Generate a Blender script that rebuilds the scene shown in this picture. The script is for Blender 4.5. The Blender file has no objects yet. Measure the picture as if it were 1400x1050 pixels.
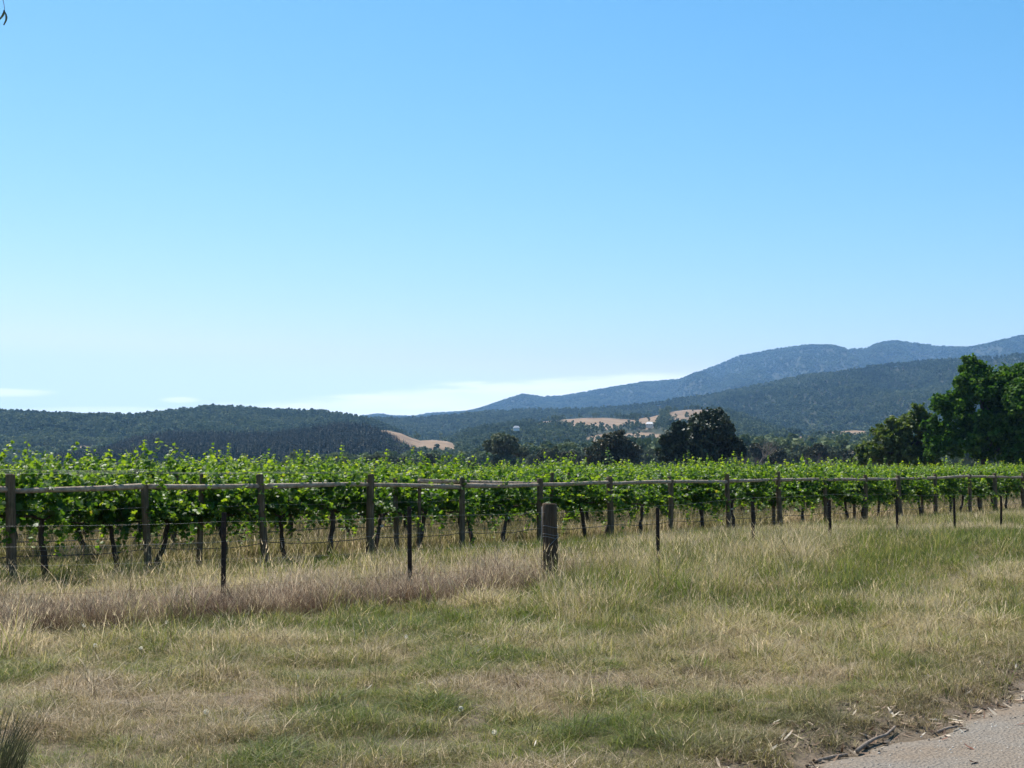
import bpy, math, random
import numpy as np
from mathutils import Vector, Matrix

R = math.radians
random.seed(7)
rng = np.random.default_rng(11)
sc = bpy.context.scene

# ------------------------------------------------------------------ camera
FPX, CX, CY, HOR = 1700.0, 700.0, 525.0, 643.0
PITCH = math.atan((HOR - CY) / FPX)
EYE = 1.7
cam_d = bpy.data.cameras.new('camera')
cam = bpy.data.objects.new('camera', cam_d)
sc.collection.objects.link(cam)
cam.location = (0, 0, EYE)
cam.rotation_euler = (R(90) + PITCH, 0, 0)
cam_d.sensor_width = 36.0
cam_d.lens = 36.0 * FPX / 1400.0
cam_d.clip_start = 0.1
cam_d.clip_end = 60000
sc.camera = cam

# ------------------------------------------------------------------ world
SUN_AZ = R(-32)      # measured from +Y towards +X
SUN_EL = R(58)
world = bpy.data.worlds.new('World')
sc.world = world
world.use_nodes = True
wn, wl = world.node_tree.nodes, world.node_tree.links
wn.clear()


def wnode(t, **kw):
    n = wn.new(t)
    for k, v in kw.items():
        setattr(n, k, v)
    return n


def wmath(op, a, b=None, c=None, clamp=False):
    n = wn.new('ShaderNodeMath'); n.operation = op; n.use_clamp = clamp
    for i, v in enumerate((a, b, c)):
        if v is None:
            continue
        if isinstance(v, (int, float)):
            n.inputs[i].default_value = v
        else:
            wl.new(v, n.inputs[i])
    return n.outputs[0]


def wsmooth(v, lo, hi):
    n = wn.new('ShaderNodeMapRange'); n.interpolation_type = 'SMOOTHSTEP'; n.clamp = True
    wl.new(v, n.inputs[0])
    n.inputs[1].default_value = lo; n.inputs[2].default_value = hi
    n.inputs[3].default_value = 0; n.inputs[4].default_value = 1
    return n.outputs[0]


sky = wnode('ShaderNodeTexSky', sky_type='NISHITA')
sky.sun_disc = False
sky.sun_elevation = SUN_EL
sky.sun_rotation = SUN_AZ
sky.altitude = 300
sky.air_density = 1.0
sky.dust_density = 0.25
sky.ozone_density = 1.6
SKY_TINT = (0.74, 1.0, 1.12)
tint = wnode('ShaderNodeMix', data_type='RGBA', blend_type='MULTIPLY')
tint.inputs[0].default_value = 1.0
ssp = wnode('ShaderNodeSeparateColor'); wl.new(sky.outputs[0], ssp.inputs[0])
scb = wnode('ShaderNodeCombineColor')
# a deeper, more cyan gradient, the same in every direction
for ch, (tn, ex, k_, top) in enumerate(((0.74, 2.0, 0.47, 7.8), (1.0, 1.17, 0.826, 9.2), (1.12, 1.0, 1.0, 12))):
    wl.new(wmath('SMOOTH_MIN', wmath('MULTIPLY', wmath('POWER', wmath('MULTIPLY', ssp.outputs[ch], tn), ex), k_), top, .8), scb.inputs[ch])
wl.new(scb.outputs[0], tint.inputs[6]); tint.inputs[7].default_value = (1, 1, 1, 1)
# low bank of thin cloud over the ranges
tc = wnode('ShaderNodeTexCoord')
sp = wnode('ShaderNodeSeparateXYZ'); wl.new(tc.outputs['Generated'], sp.inputs[0])
yy = wmath('MAXIMUM', sp.outputs[1], 0.02)
u = wmath('DIVIDE', sp.outputs[0], yy)
v = wmath('DIVIDE', sp.outputs[2], yy)
cmb = wnode('ShaderNodeCombineXYZ')
wl.new(wmath('MULTIPLY', u, 7.0), cmb.inputs[0]); wl.new(wmath('MULTIPLY', v, 60.0), cmb.inputs[1])
nz = wnode('ShaderNodeTexNoise'); nz.inputs['Scale'].default_value = 1.6
nz.inputs['Detail'].default_value = 7; nz.inputs['Roughness'].default_value = 0.55
wl.new(cmb.outputs[0], nz.inputs[0])
nf = wmath('SUBTRACT', nz.outputs[0], 0.5)
topv = wmath('MULTIPLY_ADD', u, 0.078, 0.0725)
edge = wmath('ADD', wmath('SUBTRACT', topv, v), wmath('MULTIPLY', nf, 0.022))
bank = wsmooth(edge, -0.001, 0.006)
bank = wmath('MULTIPLY', bank, wsmooth(wmath('ADD', u, wmath('MULTIPLY', nf, 0.25)), -0.30, -0.16))
bank = wmath('MULTIPLY', bank, wmath('SUBTRACT', 1.0, wsmooth(u, 0.14, 0.24)))
thin = wmath('MULTIPLY_ADD', wsmooth(nz.outputs[0], 0.25, 0.75), 0.45, 0.55)
bank = wmath('MULTIPLY', bank, thin)


def streak(u0, v0, su, sv, k):
    a = wmath('DIVIDE', wmath('SUBTRACT', u, u0), su)
    b = wmath('DIVIDE', wmath('SUBTRACT', v, v0), sv)
    q = wmath('ADD', wmath('MULTIPLY', a, a), wmath('MULTIPLY', b, b))
    q = wmath('ADD', q, wmath('MULTIPLY', nf, 1.6))
    return wmath('MULTIPLY', wmath('SUBTRACT', 1.0, wsmooth(q, 0.1, 1.0)), k)


st = wmath('ADD', streak(-0.42, 0.0625, 0.06, 0.0042, 0.8), streak(-0.268, 0.0565, 0.02, 0.0028, 0.7))
st = wmath('ADD', st, streak(-0.33, 0.0480, 0.09, 0.004, 0.5))
front = wmath('GREATER_THAN', sp.outputs[1], 0.05)
cl = wmath('MULTIPLY', wmath('ADD', bank, st, clamp=True), front, clamp=True)
cmix = wnode('ShaderNodeMix', data_type='RGBA')
wl.new(cl, cmix.inputs[0]); wl.new(tint.outputs[2], cmix.inputs[6])
cmix.inputs[7].default_value = (11.5, 11.7, 11.8, 1)
bg = wnode('ShaderNodeBackground'); bg.inputs[1].default_value = 0.0707
wl.new(cmix.outputs[2], bg.inputs[0])
wo = wnode('ShaderNodeOutputWorld'); wl.new(bg.outputs[0], wo.inputs[0])

# ------------------------------------------------------------------ sun
sl = bpy.data.lights.new('sun', 'SUN')
sl.energy = 4.3
sl.angle = R(0.53)
sl.color = (1.0, 0.95, 0.87)
so = bpy.data.objects.new('sun', sl); sc.collection.objects.link(so)
sd = Vector((math.sin(SUN_AZ) * math.cos(SUN_EL), math.cos(SUN_AZ) * math.cos(SUN_EL), math.sin(SUN_EL)))
so.rotation_euler = sd.to_track_quat('Z', 'Y').to_euler()
so.location = (0, 0, 60)

sc.view_settings.view_transform = 'Standard'
sc.view_settings.look = 'None'
sc.view_settings.exposure = 1.05
sc.view_settings.gamma = 1.0
sc.view_settings.use_curve_mapping = False
sc.render.engine = 'CYCLES'
sc.cycles.max_bounces = 6
sc.cycles.diffuse_bounces = 3
sc.cycles.transmission_bounces = 4
sc.cycles.transparent_max_bounces = 4
sc.cycles.volume_bounces = 0
sc.cycles.use_denoising = True
sc.cycles.denoiser = 'OPENIMAGEDENOISE'
sc.cycles.denoising_input_passes = 'RGB_ALBEDO_NORMAL'
sc.cycles.denoising_prefilter = 'ACCURATE'
try:
    sc.cycles.use_light_tree = False
except Exception:
    pass

# ------------------------------------------------------------------ helpers
cp, sp_ = math.cos(PITCH), math.sin(PITCH)


def ray(px, py):
    a, b = px - CX, CY - py
    return a, FPX * cp - b * sp_, FPX * sp_ + b * cp


def at(px, py, Y):
    x, y, z = ray(px, py)
    return Vector((x / y * Y, Y, EYE + z / y * Y))


def ptan(py):
    """tangent of elevation (per unit of forward distance)"""
    _, y, z = ray(CX, py)
    return z / y


def px_of(x, y, z=EYE):
    d = y * cp + (z - EYE) * sp_
    return CX + FPX * x / d


def link(o, parent=None):
    sc.collection.objects.link(o)
    if parent is not None:
        o.parent = parent
    return o


def tag(o, label=None, cat=None, group=None, kind=None):
    if label: o['label'] = label
    if cat: o['category'] = cat
    if group: o['group'] = group
    if kind: o['kind'] = kind
    return o


def empty(name, loc=(0, 0, 0), rz=0):
    o = bpy.data.objects.new(name, None)
    o.empty_display_size = 0.2
    o.location = loc; o.rotation_euler = (0, 0, rz)
    return link(o)


def make_mesh(name, V, F, mats=(), smooth=False, attrs=None, nside=None):
    """V (n,3) array, F list of index tuples or (m,k) int array."""
    me = bpy.data.meshes.new(name)
    if isinstance(F, np.ndarray):
        m, k = F.shape
        V = np.asarray(V, dtype=np.float32)
        me.vertices.add(len(V)); me.vertices.foreach_set('co', V.ravel())
        me.loops.add(m * k); me.loops.foreach_set('vertex_index', F.astype(np.int32).ravel())
        me.polygons.add(m)
        me.polygons.foreach_set('loop_start', np.arange(0, m * k, k, dtype=np.int32))
        try:
            me.polygons.foreach_set('loop_total', np.full(m, k, dtype=np.int32))
        except Exception:
            pass
        me.update(calc_edges=True)
    else:
        me.from_pydata([tuple(v) for v in V], [], F)
        me.update()
    for mt in (mats if isinstance(mats, (list, tuple)) else [mats]):
        me.materials.append(mt)
    if smooth:
        me.polygons.foreach_set('use_smooth', np.ones(len(me.polygons), dtype=bool))
    for kk, vv in (attrs or {}).items():
        a = me.attributes.new(kk, 'FLOAT', 'POINT')
        a.data.foreach_set('value', np.asarray(vv, dtype=np.float32))
    return me


def mobj(name, me, parent=None):
    return link(bpy.data.objects.new(name, me), parent)


# value noise -------------------------------------------------------
_perm = rng.random((257, 257))
_perm[256, :] = _perm[0, :]; _perm[:, 256] = _perm[:, 0]


def vnoise(x, y):
    x = np.asarray(x, float); y = np.asarray(y, float)
    xi = np.floor(x).astype(int); yi = np.floor(y).astype(int)
    fx = x - xi; fy = y - yi
    fx = fx * fx * (3 - 2 * fx); fy = fy * fy * (3 - 2 * fy)
    xi &= 255; yi &= 255
    a = _perm[xi, yi]; b = _perm[xi + 1, yi]; c = _perm[xi, yi + 1]; d = _perm[xi + 1, yi + 1]
    return (a * (1 - fx) + b * fx) * (1 - fy) + (c * (1 - fx) + d * fx) * fy


def fbm(x, y, o=4):
    s = 0; a = 0.5; t = 0
    for i in range(o):
        s = s + a * vnoise(np.asarray(x) * 2 ** i + 17.3 * i, np.asarray(y) * 2 ** i + 5.1 * i); t += a; a *= 0.5
    return s / t


def sst(x, lo, hi):
    t = np.clip((np.asarray(x, float) - lo) / (hi - lo), 0, 1)
    return t * t * (3 - 2 * t)


class MB:
    """collects solids for one mesh"""
    def __init__(s): s.v = []; s.f = []
    def tube(s, pts, rad, sides=8, jit=0.0, cap=True):
        pts = [Vector(p) for p in pts]
        n = len(pts); base = len(s.v)
        up = Vector((0, 0, 1))
        for i, p in enumerate(pts):
            d = (pts[min(i + 1, n - 1)] - pts[max(i - 1, 0)])
            if d.length < 1e-9: d = Vector((0, 0, 1))
            d.normalize()
            ref = Vector((1, 0, 0)) if abs(d.z) > 0.9 else up
            a = d.cross(ref).normalized(); b = d.cross(a).normalized()
            r = rad[i] if isinstance(rad, (list, tuple)) else rad
            for k in range(sides):
                t = 2 * math.pi * k / sides
                rr = r * (1 + random.uniform(-jit, jit))
                s.v.append(p + a * math.cos(t) * rr + b * math.sin(t) * rr)
        for i in range(n - 1):
            for k in range(sides):
                k2 = (k + 1) % sides
                s.f.append((base + i * sides + k, base + i * sides + k2, base + (i + 1) * sides + k2, base + (i + 1) * sides + k))
        if cap:
            s.f.append(tuple(base + k for k in range(sides))[::-1])
            s.f.append(tuple(base + (n - 1) * sides + k for k in range(sides)))
        return s
    def box(s, c, sx, sy, sz, rz=0, jit=0):
        m = Matrix.Rotation(rz, 3, 'Z'); b = len(s.v); c = Vector(c)
        for dz in (-.5, .5):
            for dx, dy in ((-.5, -.5), (.5, -.5), (.5, .5), (-.5, .5)):
                s.v.append(c + m @ Vector((dx * sx + random.uniform(-jit, jit), dy * sy + random.uniform(-jit, jit), dz * sz)))
        for q in ((0, 3, 2, 1), (4, 5, 6, 7), (0, 1, 5, 4), (1, 2, 6, 5), (2, 3, 7, 6), (3, 0, 4, 7)):
            s.f.append(tuple(b + i for i in q))
        return s
    def mesh(s, name, mat, smooth=True):
        return make_mesh(name, s.v, s.f, mat, smooth)


def stamp(tv, tf, M, L):
    """copies a template (k,3),(m,3) at N places: M (N,3,3), L (N,3)"""
    V = np.einsum('nij,kj->nki', M, tv) + L[:, None, :]
    k = len(tv)
    F = tf[None] + (np.arange(len(L)) * k)[:, None, None]
    return V.reshape(-1, 3), F.reshape(-1, tf.shape[1])


def frames(nrm, spin, size):
    """rotation*scale matrices with z axis = nrm"""
    n = nrm / (np.linalg.norm(nrm, axis=1, keepdims=True) + 1e-9)
    ref = np.where(np.abs(n[:, 2:3]) > 0.95, np.array([[1., 0, 0]]), np.array([[0, 0, 1.]]))
    a = np.cross(ref, n); a /= np.linalg.norm(a, axis=1, keepdims=True) + 1e-9
    b = np.cross(n, a)
    c, s = np.cos(spin)[:, None], np.sin(spin)[:, None]
    X = a * c + b * s; Y = -a * s + b * c
    return np.stack([X, Y, n], axis=2) * np.asarray(size)[:, None, None]


# ------------------------------------------------------------------ materials
def new_mat(name):
    m = bpy.data.materials.new(name); m.use_nodes = True
    m.node_tree.nodes.clear()
    return m, m.node_tree.nodes, m.node_tree.links


def ramp(N, stops):
    r = N.new('ShaderNodeValToRGB')
    e = r.color_ramp.elements
    while len(e) > 1: e.remove(e[-1])
    e[0].position = stops[0][0]; e[0].color = (*stops[0][1], 1)
    for p, c in stops[1:]:
        q = e.new(p); q.color = (*c, 1)
    return r


def leaf_mat(name, stops, trans, rough=0.45, spec=0.4, tfac=0.4, attr='rnd', inst=None, inst_amt=0.35, noise=None):
    """stops: colours over attribute; trans: multiplier colour of the translucent lobe"""
    m, N, L = new_mat(name)
    a = N.new('ShaderNodeAttribute'); a.attribute_name = attr
    fac = a.outputs['Fac']
    if inst:
        b = N.new('ShaderNodeAttribute'); b.attribute_name = inst; b.attribute_type = 'INSTANCER'
        mx = N.new('ShaderNodeMix'); mx.data_type = 'FLOAT'
        mx.inputs[0].default_value = inst_amt
        L.new(fac, mx.inputs[2]); L.new(b.outputs['Fac'], mx.inputs[3])
        fac = mx.outputs[0]
    r = ramp(N, stops); L.new(fac, r.inputs[0])
    p = N.new('ShaderNodeBsdfPrincipled')
    p.inputs['Roughness'].default_value = rough
    p.inputs['Specular IOR Level'].default_value = spec
    L.new(r.outputs[0], p.inputs['Base Color'])
    t = N.new('ShaderNodeBsdfTranslucent')
    mu = N.new('ShaderNodeMix'); mu.data_type = 'RGBA'; mu.blend_type = 'MULTIPLY'; mu.inputs[0].default_value = 1
    L.new(r.outputs[0], mu.inputs[6]); mu.inputs[7].default_value = (*trans, 1)
    L.new(mu.outputs[2], t.inputs[0])
    s = N.new('ShaderNodeMixShader'); s.inputs[0].default_value = tfac
    L.new(p.outputs[0], s.inputs[1]); L.new(t.outputs[0], s.inputs[2])
    o = N.new('ShaderNodeOutputMaterial'); L.new(s.outputs[0], o.inputs[0])
    return m


def grain_mat(name, stops, scale=(6, 6, 1), nscale=6, rough=0.85, bump=0.5, dist=0.01, spec=0.2, stain=None):
    m, N, L = new_mat(name)
    tc = N.new('ShaderNodeTexCoord'); mp = N.new('ShaderNodeMapping')
    mp.inputs['Scale'].default_value = scale
    L.new(tc.outputs['Object'], mp.inputs[0])
    n = N.new('ShaderNodeTexNoise'); n.inputs['Scale'].default_value = nscale
    n.inputs['Detail'].default_value = 8; n.inputs['Roughness'].default_value = 0.65
    L.new(mp.outputs[0], n.inputs[0])
    r = ramp(N, stops); L.new(n.outputs[0], r.inputs[0])
    col = r.outputs[0]
    if stain:
        n2 = N.new('ShaderNodeTexNoise'); n2.inputs['Scale'].default_value = 3.0; n2.inputs['Detail'].default_value = 5
        L.new(tc.outputs['Object'], n2.inputs[0])
        mr = N.new('ShaderNodeMapRange'); mr.inputs[1].default_value = 0.52; mr.inputs[2].default_value = 0.68
        L.new(n2.outputs[0], mr.inputs[0])
        mx = N.new('ShaderNodeMix'); mx.data_type = 'RGBA'
        L.new(mr.outputs[0], mx.inputs[0]); L.new(col, mx.inputs[6]); mx.inputs[7].default_value = (*stain, 1)
        col = mx.outputs[2]
    p = N.new('ShaderNodeBsdfPrincipled'); p.inputs['Roughness'].default_value = rough
    p.inputs['Specular IOR Level'].default_value = spec
    L.new(col, p.inputs['Base Color'])
    b = N.new('ShaderNodeBump'); b.inputs['Strength'].default_value = bump; b.inputs['Distance'].default_value = dist
    L.new(n.outputs[0], b.inputs['Height']); L.new(b.outputs[0], p.inputs['Normal'])
    o = N.new('ShaderNodeOutputMaterial'); L.new(p.outputs[0], o.inputs[0])
    return m


def plain_mat(name, col, rough=0.6, metal=0.0, spec=0.4, nscale=20, var=0.25):
    c2 = tuple(c * (1 - var) for c in col); c1 = tuple(min(1, c * (1 + var)) for c in col)
    m = grain_mat(name, [(0.3, c2), (0.7, c1)], (1, 1, 1), nscale, rough, 0.1, 0.002, spec)
    for n in m.node_tree.nodes:
        if n.type == 'BSDF_PRINCIPLED': n.inputs['Metallic'].default_value = metal
    return m


M_post = grain_mat('weathered_post_wood', [(0.25, (.045, .029, .016)), (0.5, (.135, .092, .054)), (0.75, (.26, .19, .12))], (9, 9, .7), 5, .9, .8, .02, stain=(.065, .06, .03))
M_rail = grain_mat('weathered_rail_wood', [(0.25, (.12, .085, .06)), (0.5, (.33, .255, .185)), (0.75, (.52, .43, .33))], (2, 2, 2), 7, .85, .6, .02)
M_strainer = grain_mat('old_strainer_wood', [(0.25, (.03, .019, .011)), (0.55, (.11, .072, .043)), (0.8, (.23, .165, .105))], (10, 10, .6), 4, .95, 1.0, .04)
M_picket = grain_mat('rusty_dark_picket', [(0.3, (.018, .014, .012)), (0.6, (.045, .03, .022)), (0.8, (.13, .07, .04))], (1, 1, 1), 18, .75, .4, .004)
M_wire = plain_mat('galvanised_wire', (.24, .235, .22), .6, .2)
M_rust = plain_mat('rusty_wire', (.16, .08, .05), .8, .2)
M_drip = plain_mat('black_drip_pipe', (.03, .028, .028), .35, 0, .6)
M_trunk = grain_mat('vine_bark', [(0.25, (.02, .015, .012)), (0.55, (.075, .055, .04)), (0.8, (.17, .13, .10))], (6, 6, 1), 6, .95, 1.0, .03)
M_shoot = plain_mat('vine_cane', (.16, .12, .05), .7)
M_tie = plain_mat('pale_plastic_guard', (.45, .45, .42), .5)
M_gumbark = grain_mat('tree_bark', [(0.25, (.09, .075, .06)), (0.6, (.2, .17, .14)), (0.8, (.34, .30, .26))], (1, 1, .3), 2, .9, .5, .05)
M_darkbark = grain_mat('dark_tree_bark', [(0.25, (.035, .03, .025)), (0.7, (.10, .085, .07))], (1, 1, .3), 2, .9, .5, .05)
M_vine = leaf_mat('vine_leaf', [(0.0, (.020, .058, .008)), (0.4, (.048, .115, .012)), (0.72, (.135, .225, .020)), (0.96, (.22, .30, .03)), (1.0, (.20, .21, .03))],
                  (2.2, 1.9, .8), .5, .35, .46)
M_treegreen = leaf_mat('fresh_tree_leaf', [(0, (.015, .05, .008)), (.6, (.055, .12, .018)), (1, (.10, .17, .03))], (1.6, 1.7, .7), .7, .12, .36)
M_treepale = leaf_mat('olive_tree_leaf', [(0, (.035, .06, .014)), (.6, (.085, .12, .028)), (1, (.15, .18, .05))], (1.5, 1.6, .7), .55, .3, .34)
M_treedark = leaf_mat('dark_tree_leaf', [(0, (.018, .028, .016)), (.6, (.035, .05, .026)), (1, (.065, .08, .035))], (1.2, 1.3, .8), .55, .25, .15)
M_treebrown = leaf_mat('brownish_tree_leaf', [(0, (.03, .04, .018)), (.6, (.055, .062, .027)), (1, (.11, .085, .04))], (1.2, 1.2, .8), .55, .25, .18)
M_gum = leaf_mat('grey_gum_leaf', [(0, (.06, .08, .045)), (.6, (.11, .13, .075)), (1, (.19, .20, .12))], (1.2, 1.25, .9), .7, .12, .2)
M_gumfar = leaf_mat('hill_gum_leaf', [(0, (.036, .056, .026)), (.35, (.075, .104, .045)), (.7, (.125, .155, .068)), (1, (.18, .20, .10))], (1.2, 1.25, .9), .75, .08, .15, inst='irnd', inst_amt=.7)
M_pinefar = leaf_mat('plantation_pine_needle', [(0, (.010, .026, .017)), (1, (.030, .052, .032))], (1, 1, 1), .6, .2, .1, inst='irnd', inst_amt=.6)
M_gumleaf = leaf_mat('hanging_gum_leaf', [(0, (.04, .06, .03)), (1, (.08, .09, .045))], (1.2, 1.3, .8), .45, .4, .2)

# grass: blade rnd + instance dryness and deadness
def grass_mat():
    m, N, L = new_mat('grass_blades')
    def at_(n, t='GEOMETRY'):
        a = N.new('ShaderNodeAttribute'); a.attribute_name = n; a.attribute_type = t; return a.outputs['Fac']
    rnd, hgt = at_('rnd'), at_('hgt')
    dry, ir, dead = at_('dry', 'INSTANCER'), at_('irnd', 'INSTANCER'), at_('dead', 'INSTANCER')  # dry and dead also carry the painted vine and band-edge shade
    def mth(op, a, b, clamp=False):
        n = N.new('ShaderNodeMath'); n.operation = op; n.use_clamp = clamp
        for i, q in enumerate((a, b)):
            if isinstance(q, (int, float)): n.inputs[i].default_value = q
            else: L.new(q, n.inputs[i])
        return n.outputs[0]
    # per-blade: more dryness -> more blades are straw
    t = mth('ADD', mth('MULTIPLY', mth('SUBTRACT', rnd, 0.5), 1.0), dry)
    rgrn = ramp(N, [(0, (.095, .140, .018)), (.3, (.195, .225, .034)), (.52, (.325, .295, .072)), (.75, (.45, .36, .175)), (1, (.64, .52, .33))])
    L.new(mth('ADD', t, 0.0, True), rgrn.inputs[0])
    rdead = ramp(N, [(0, (.11, .062, .036)), (.4, (.26, .175, .105)), (.8, (.47, .355, .24)), (1, (.66, .54, .39))])
    L.new(rnd, rdead.inputs[0])
    mx = N.new('ShaderNodeMix'); mx.data_type = 'RGBA'
    L.new(mth('ADD', dead, 0.0, True), mx.inputs[0]); L.new(rgrn.outputs[0], mx.inputs[6]); L.new(rdead.outputs[0], mx.inputs[7])
    # a share of old brown blades, and dark red-brown for dock and painted shade where dead > 1
    old = mth('GREATER_THAN', mth('FRACT', mth('MULTIPLY', rnd, 13.7), 0), 0.79)
    mo = N.new('ShaderNodeMix'); mo.data_type = 'RGBA'
    L.new(mth('MULTIPLY', old, .8), mo.inputs[0]); L.new(mx.outputs[2], mo.inputs[6]); mo.inputs[7].default_value = (.085, .06, .04, 1)
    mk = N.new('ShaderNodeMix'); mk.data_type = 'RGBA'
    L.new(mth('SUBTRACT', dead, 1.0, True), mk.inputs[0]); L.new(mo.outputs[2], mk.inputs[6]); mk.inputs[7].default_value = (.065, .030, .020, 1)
    br = N.new('ShaderNodeHueSaturation'); L.new(mk.outputs[2], br.inputs['Color'])
    L.new(mth('ADD', mth('MULTIPLY', ir, 0.6), 0.70), br.inputs['Value'])
    p = N.new('ShaderNodeBsdfPrincipled'); p.inputs['Roughness'].default_value = .55; p.inputs['Specular IOR Level'].default_value = .3
    L.new(br.outputs[0], p.inputs['Base Color'])
    tr = N.new('ShaderNodeBsdfTranslucent'); L.new(br.outputs[0], tr.inputs[0])
    s = N.new('ShaderNodeMixShader'); s.inputs[0].default_value = .5
    L.new(p.outputs[0], s.inputs[1]); L.new(tr.outputs[0], s.inputs[2])
    o = N.new('ShaderNodeOutputMaterial'); L.new(s.outputs[0], o.inputs[0])
    return m
M_grass = grass_mat()


def ground_mat():
    m, N, L = new_mat('soil_and_thatch')
    geo = N.new('ShaderNodeNewGeometry')
    def noise(s, d=6, r=.6):
        n = N.new('ShaderNodeTexNoise'); n.inputs['Scale'].default_value = s; n.inputs['Detail'].default_value = d
        n.inputs['Roughness'].default_value = r
        L.new(geo.outputs['Position'], n.inputs[0]); return n
    n1 = noise(.35, 5); n2 = noise(9, 8, .7); n3 = noise(60, 4, .7)
    r1 = ramp(N, [(.25, (.07, .05, .035)), (.42, (.15, .115, .08)), (.6, (.25, .195, .14)), (.8, (.36, .29, .22))])
    L.new(n2.outputs[0], r1.inputs[0])
    r2 = ramp(N, [(.35, (.10, .078, .05)), (.65, (.22, .17, .125))]); L.new(n1.outputs[0], r2.inputs[0])
    mx = N.new('ShaderNodeMix'); mx.data_type = 'RGBA'; mx.inputs[0].default_value = .5
    L.new(r1.outputs[0], mx.inputs[6]); L.new(r2.outputs[0], mx.inputs[7])
    p = N.new('ShaderNodeBsdfPrincipled'); p.inputs['Roughness'].default_value = .95; p.inputs['Specular IOR Level'].default_value = .1
    L.new(mx.outputs[2], p.inputs['Base Color'])
    b = N.new('ShaderNodeBump'); b.inputs['Strength'].default_value = .8; b.inputs['Distance'].default_value = .03
    L.new(n3.outputs[0], b.inputs['Height']); L.new(b.outputs[0], p.inputs['Normal'])
    o = N.new('ShaderNodeOutputMaterial'); L.new(p.outputs[0], o.inputs[0])
    return m


def road_mat():
    m, N, L = new_mat('gravel_road_surface')
    geo = N.new('ShaderNodeNewGeometry')
    def noise(s, d=6, r=.6):
        n = N.new('ShaderNodeTexNoise'); n.inputs['Scale'].default_value = s; n.inputs['Detail'].default_value = d
        n.inputs['Roughness'].default_value = r
        L.new(geo.outputs['Position'], n.inputs[0]); return n
    n1 = noise(1.3, 5); n2 = noise(55, 6, .75); vo = N.new('ShaderNodeTexVoronoi'); vo.inputs['Scale'].default_value = 48
    L.new(geo.outputs['Position'], vo.inputs[0])
    r1 = ramp(N, [(.3, (.085, .070, .052)), (.55, (.20, .168, .130)), (.8, (.30, .265, .22))]); L.new(n2.outputs[0], r1.inputs[0])
    r2 = ramp(N, [(.35, (.23, .165, .11)), (.6, (.225, .205, .18))]); L.new(n1.outputs[0], r2.inputs[0])
    mx = N.new('ShaderNodeMix'); mx.data_type = 'RGBA'; mx.inputs[0].default_value = .45
    L.new(r1.outputs[0], mx.inputs[6]); L.new(r2.outputs[0], mx.inputs[7])
    p = N.new('ShaderNodeBsdfPrincipled'); p.inputs['Roughness'].default_value = .9; p.inputs['Specular IOR Level'].default_value = .2
    n4 = noise(240, 3, .8); rr_ = ramp(N, [(.36, (.25, .23, .2)), (.46, (1, 1, 1)), (.60, (1, 1, 1)), (.70, (1.7, 1.65, 1.55))]); L.new(n4.outputs[0], rr_.inputs[0])
    mq = N.new('ShaderNodeMix'); mq.data_type = 'RGBA'; mq.blend_type = 'MULTIPLY'; mq.inputs[0].default_value = 1
    L.new(mx.outputs[2], mq.inputs[6]); L.new(rr_.outputs[0], mq.inputs[7])
    L.new(mq.outputs[2], p.inputs['Base Color'])
    b = N.new('ShaderNodeBump'); b.inputs['Strength'].default_value = .9; b.inputs['Distance'].default_value = .018
    L.new(vo.outputs[0], b.inputs['Height']); L.new(b.outputs[0], p.inputs['Normal'])
    o = N.new('ShaderNodeOutputMaterial'); L.new(p.outputs[0], o.inputs[0])
    return m


def hill_mat():
    """forest floor; attribute 'pad' = dry grass paddock"""
    m, N, L = new_mat('hill_ground')
    geo = N.new('ShaderNodeNewGeometry')
    a = N.new('ShaderNodeAttribute'); a.attribute_name = 'pad'
    n = N.new('ShaderNodeTexNoise'); n.inputs['Scale'].default_value = .03; n.inputs['Detail'].default_value = 8
    n.inputs['Roughness'].default_value = .65
    L.new(geo.outputs['Position'], n.inputs[0])
    rf = ramp(N, [(.3, (.025, .032, .018)), (.55, (.05, .055, .032)), (.8, (.09, .085, .055))]); L.new(n.outputs[0], rf.inputs[0])
    rp = ramp(N, [(.3, (.15, .10, .065)), (.5, (.22, .155, .10)), (.75, (.30, .22, .15))]); L.new(n.outputs[0], rp.inputs[0])
    mx = N.new('ShaderNodeMix'); mx.data_type = 'RGBA'
    L.new(a.outputs['Fac'], mx.inputs[0]); L.new(rf.outputs[0], mx.inputs[6]); L.new(rp.outputs[0], mx.inputs[7])
    p = N.new('ShaderNodeBsdfPrincipled'); p.inputs['Roughness'].default_value = .95; p.inputs['Specular IOR Level'].default_value = .05
    L.new(mx.outputs[2], p.inputs['Base Color'])
    o = N.new('ShaderNodeOutputMaterial'); L.new(p.outputs[0], o.inputs[0])
    return m


M_ground, M_road, M_hill = ground_mat(), road_mat(), hill_mat()


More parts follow.
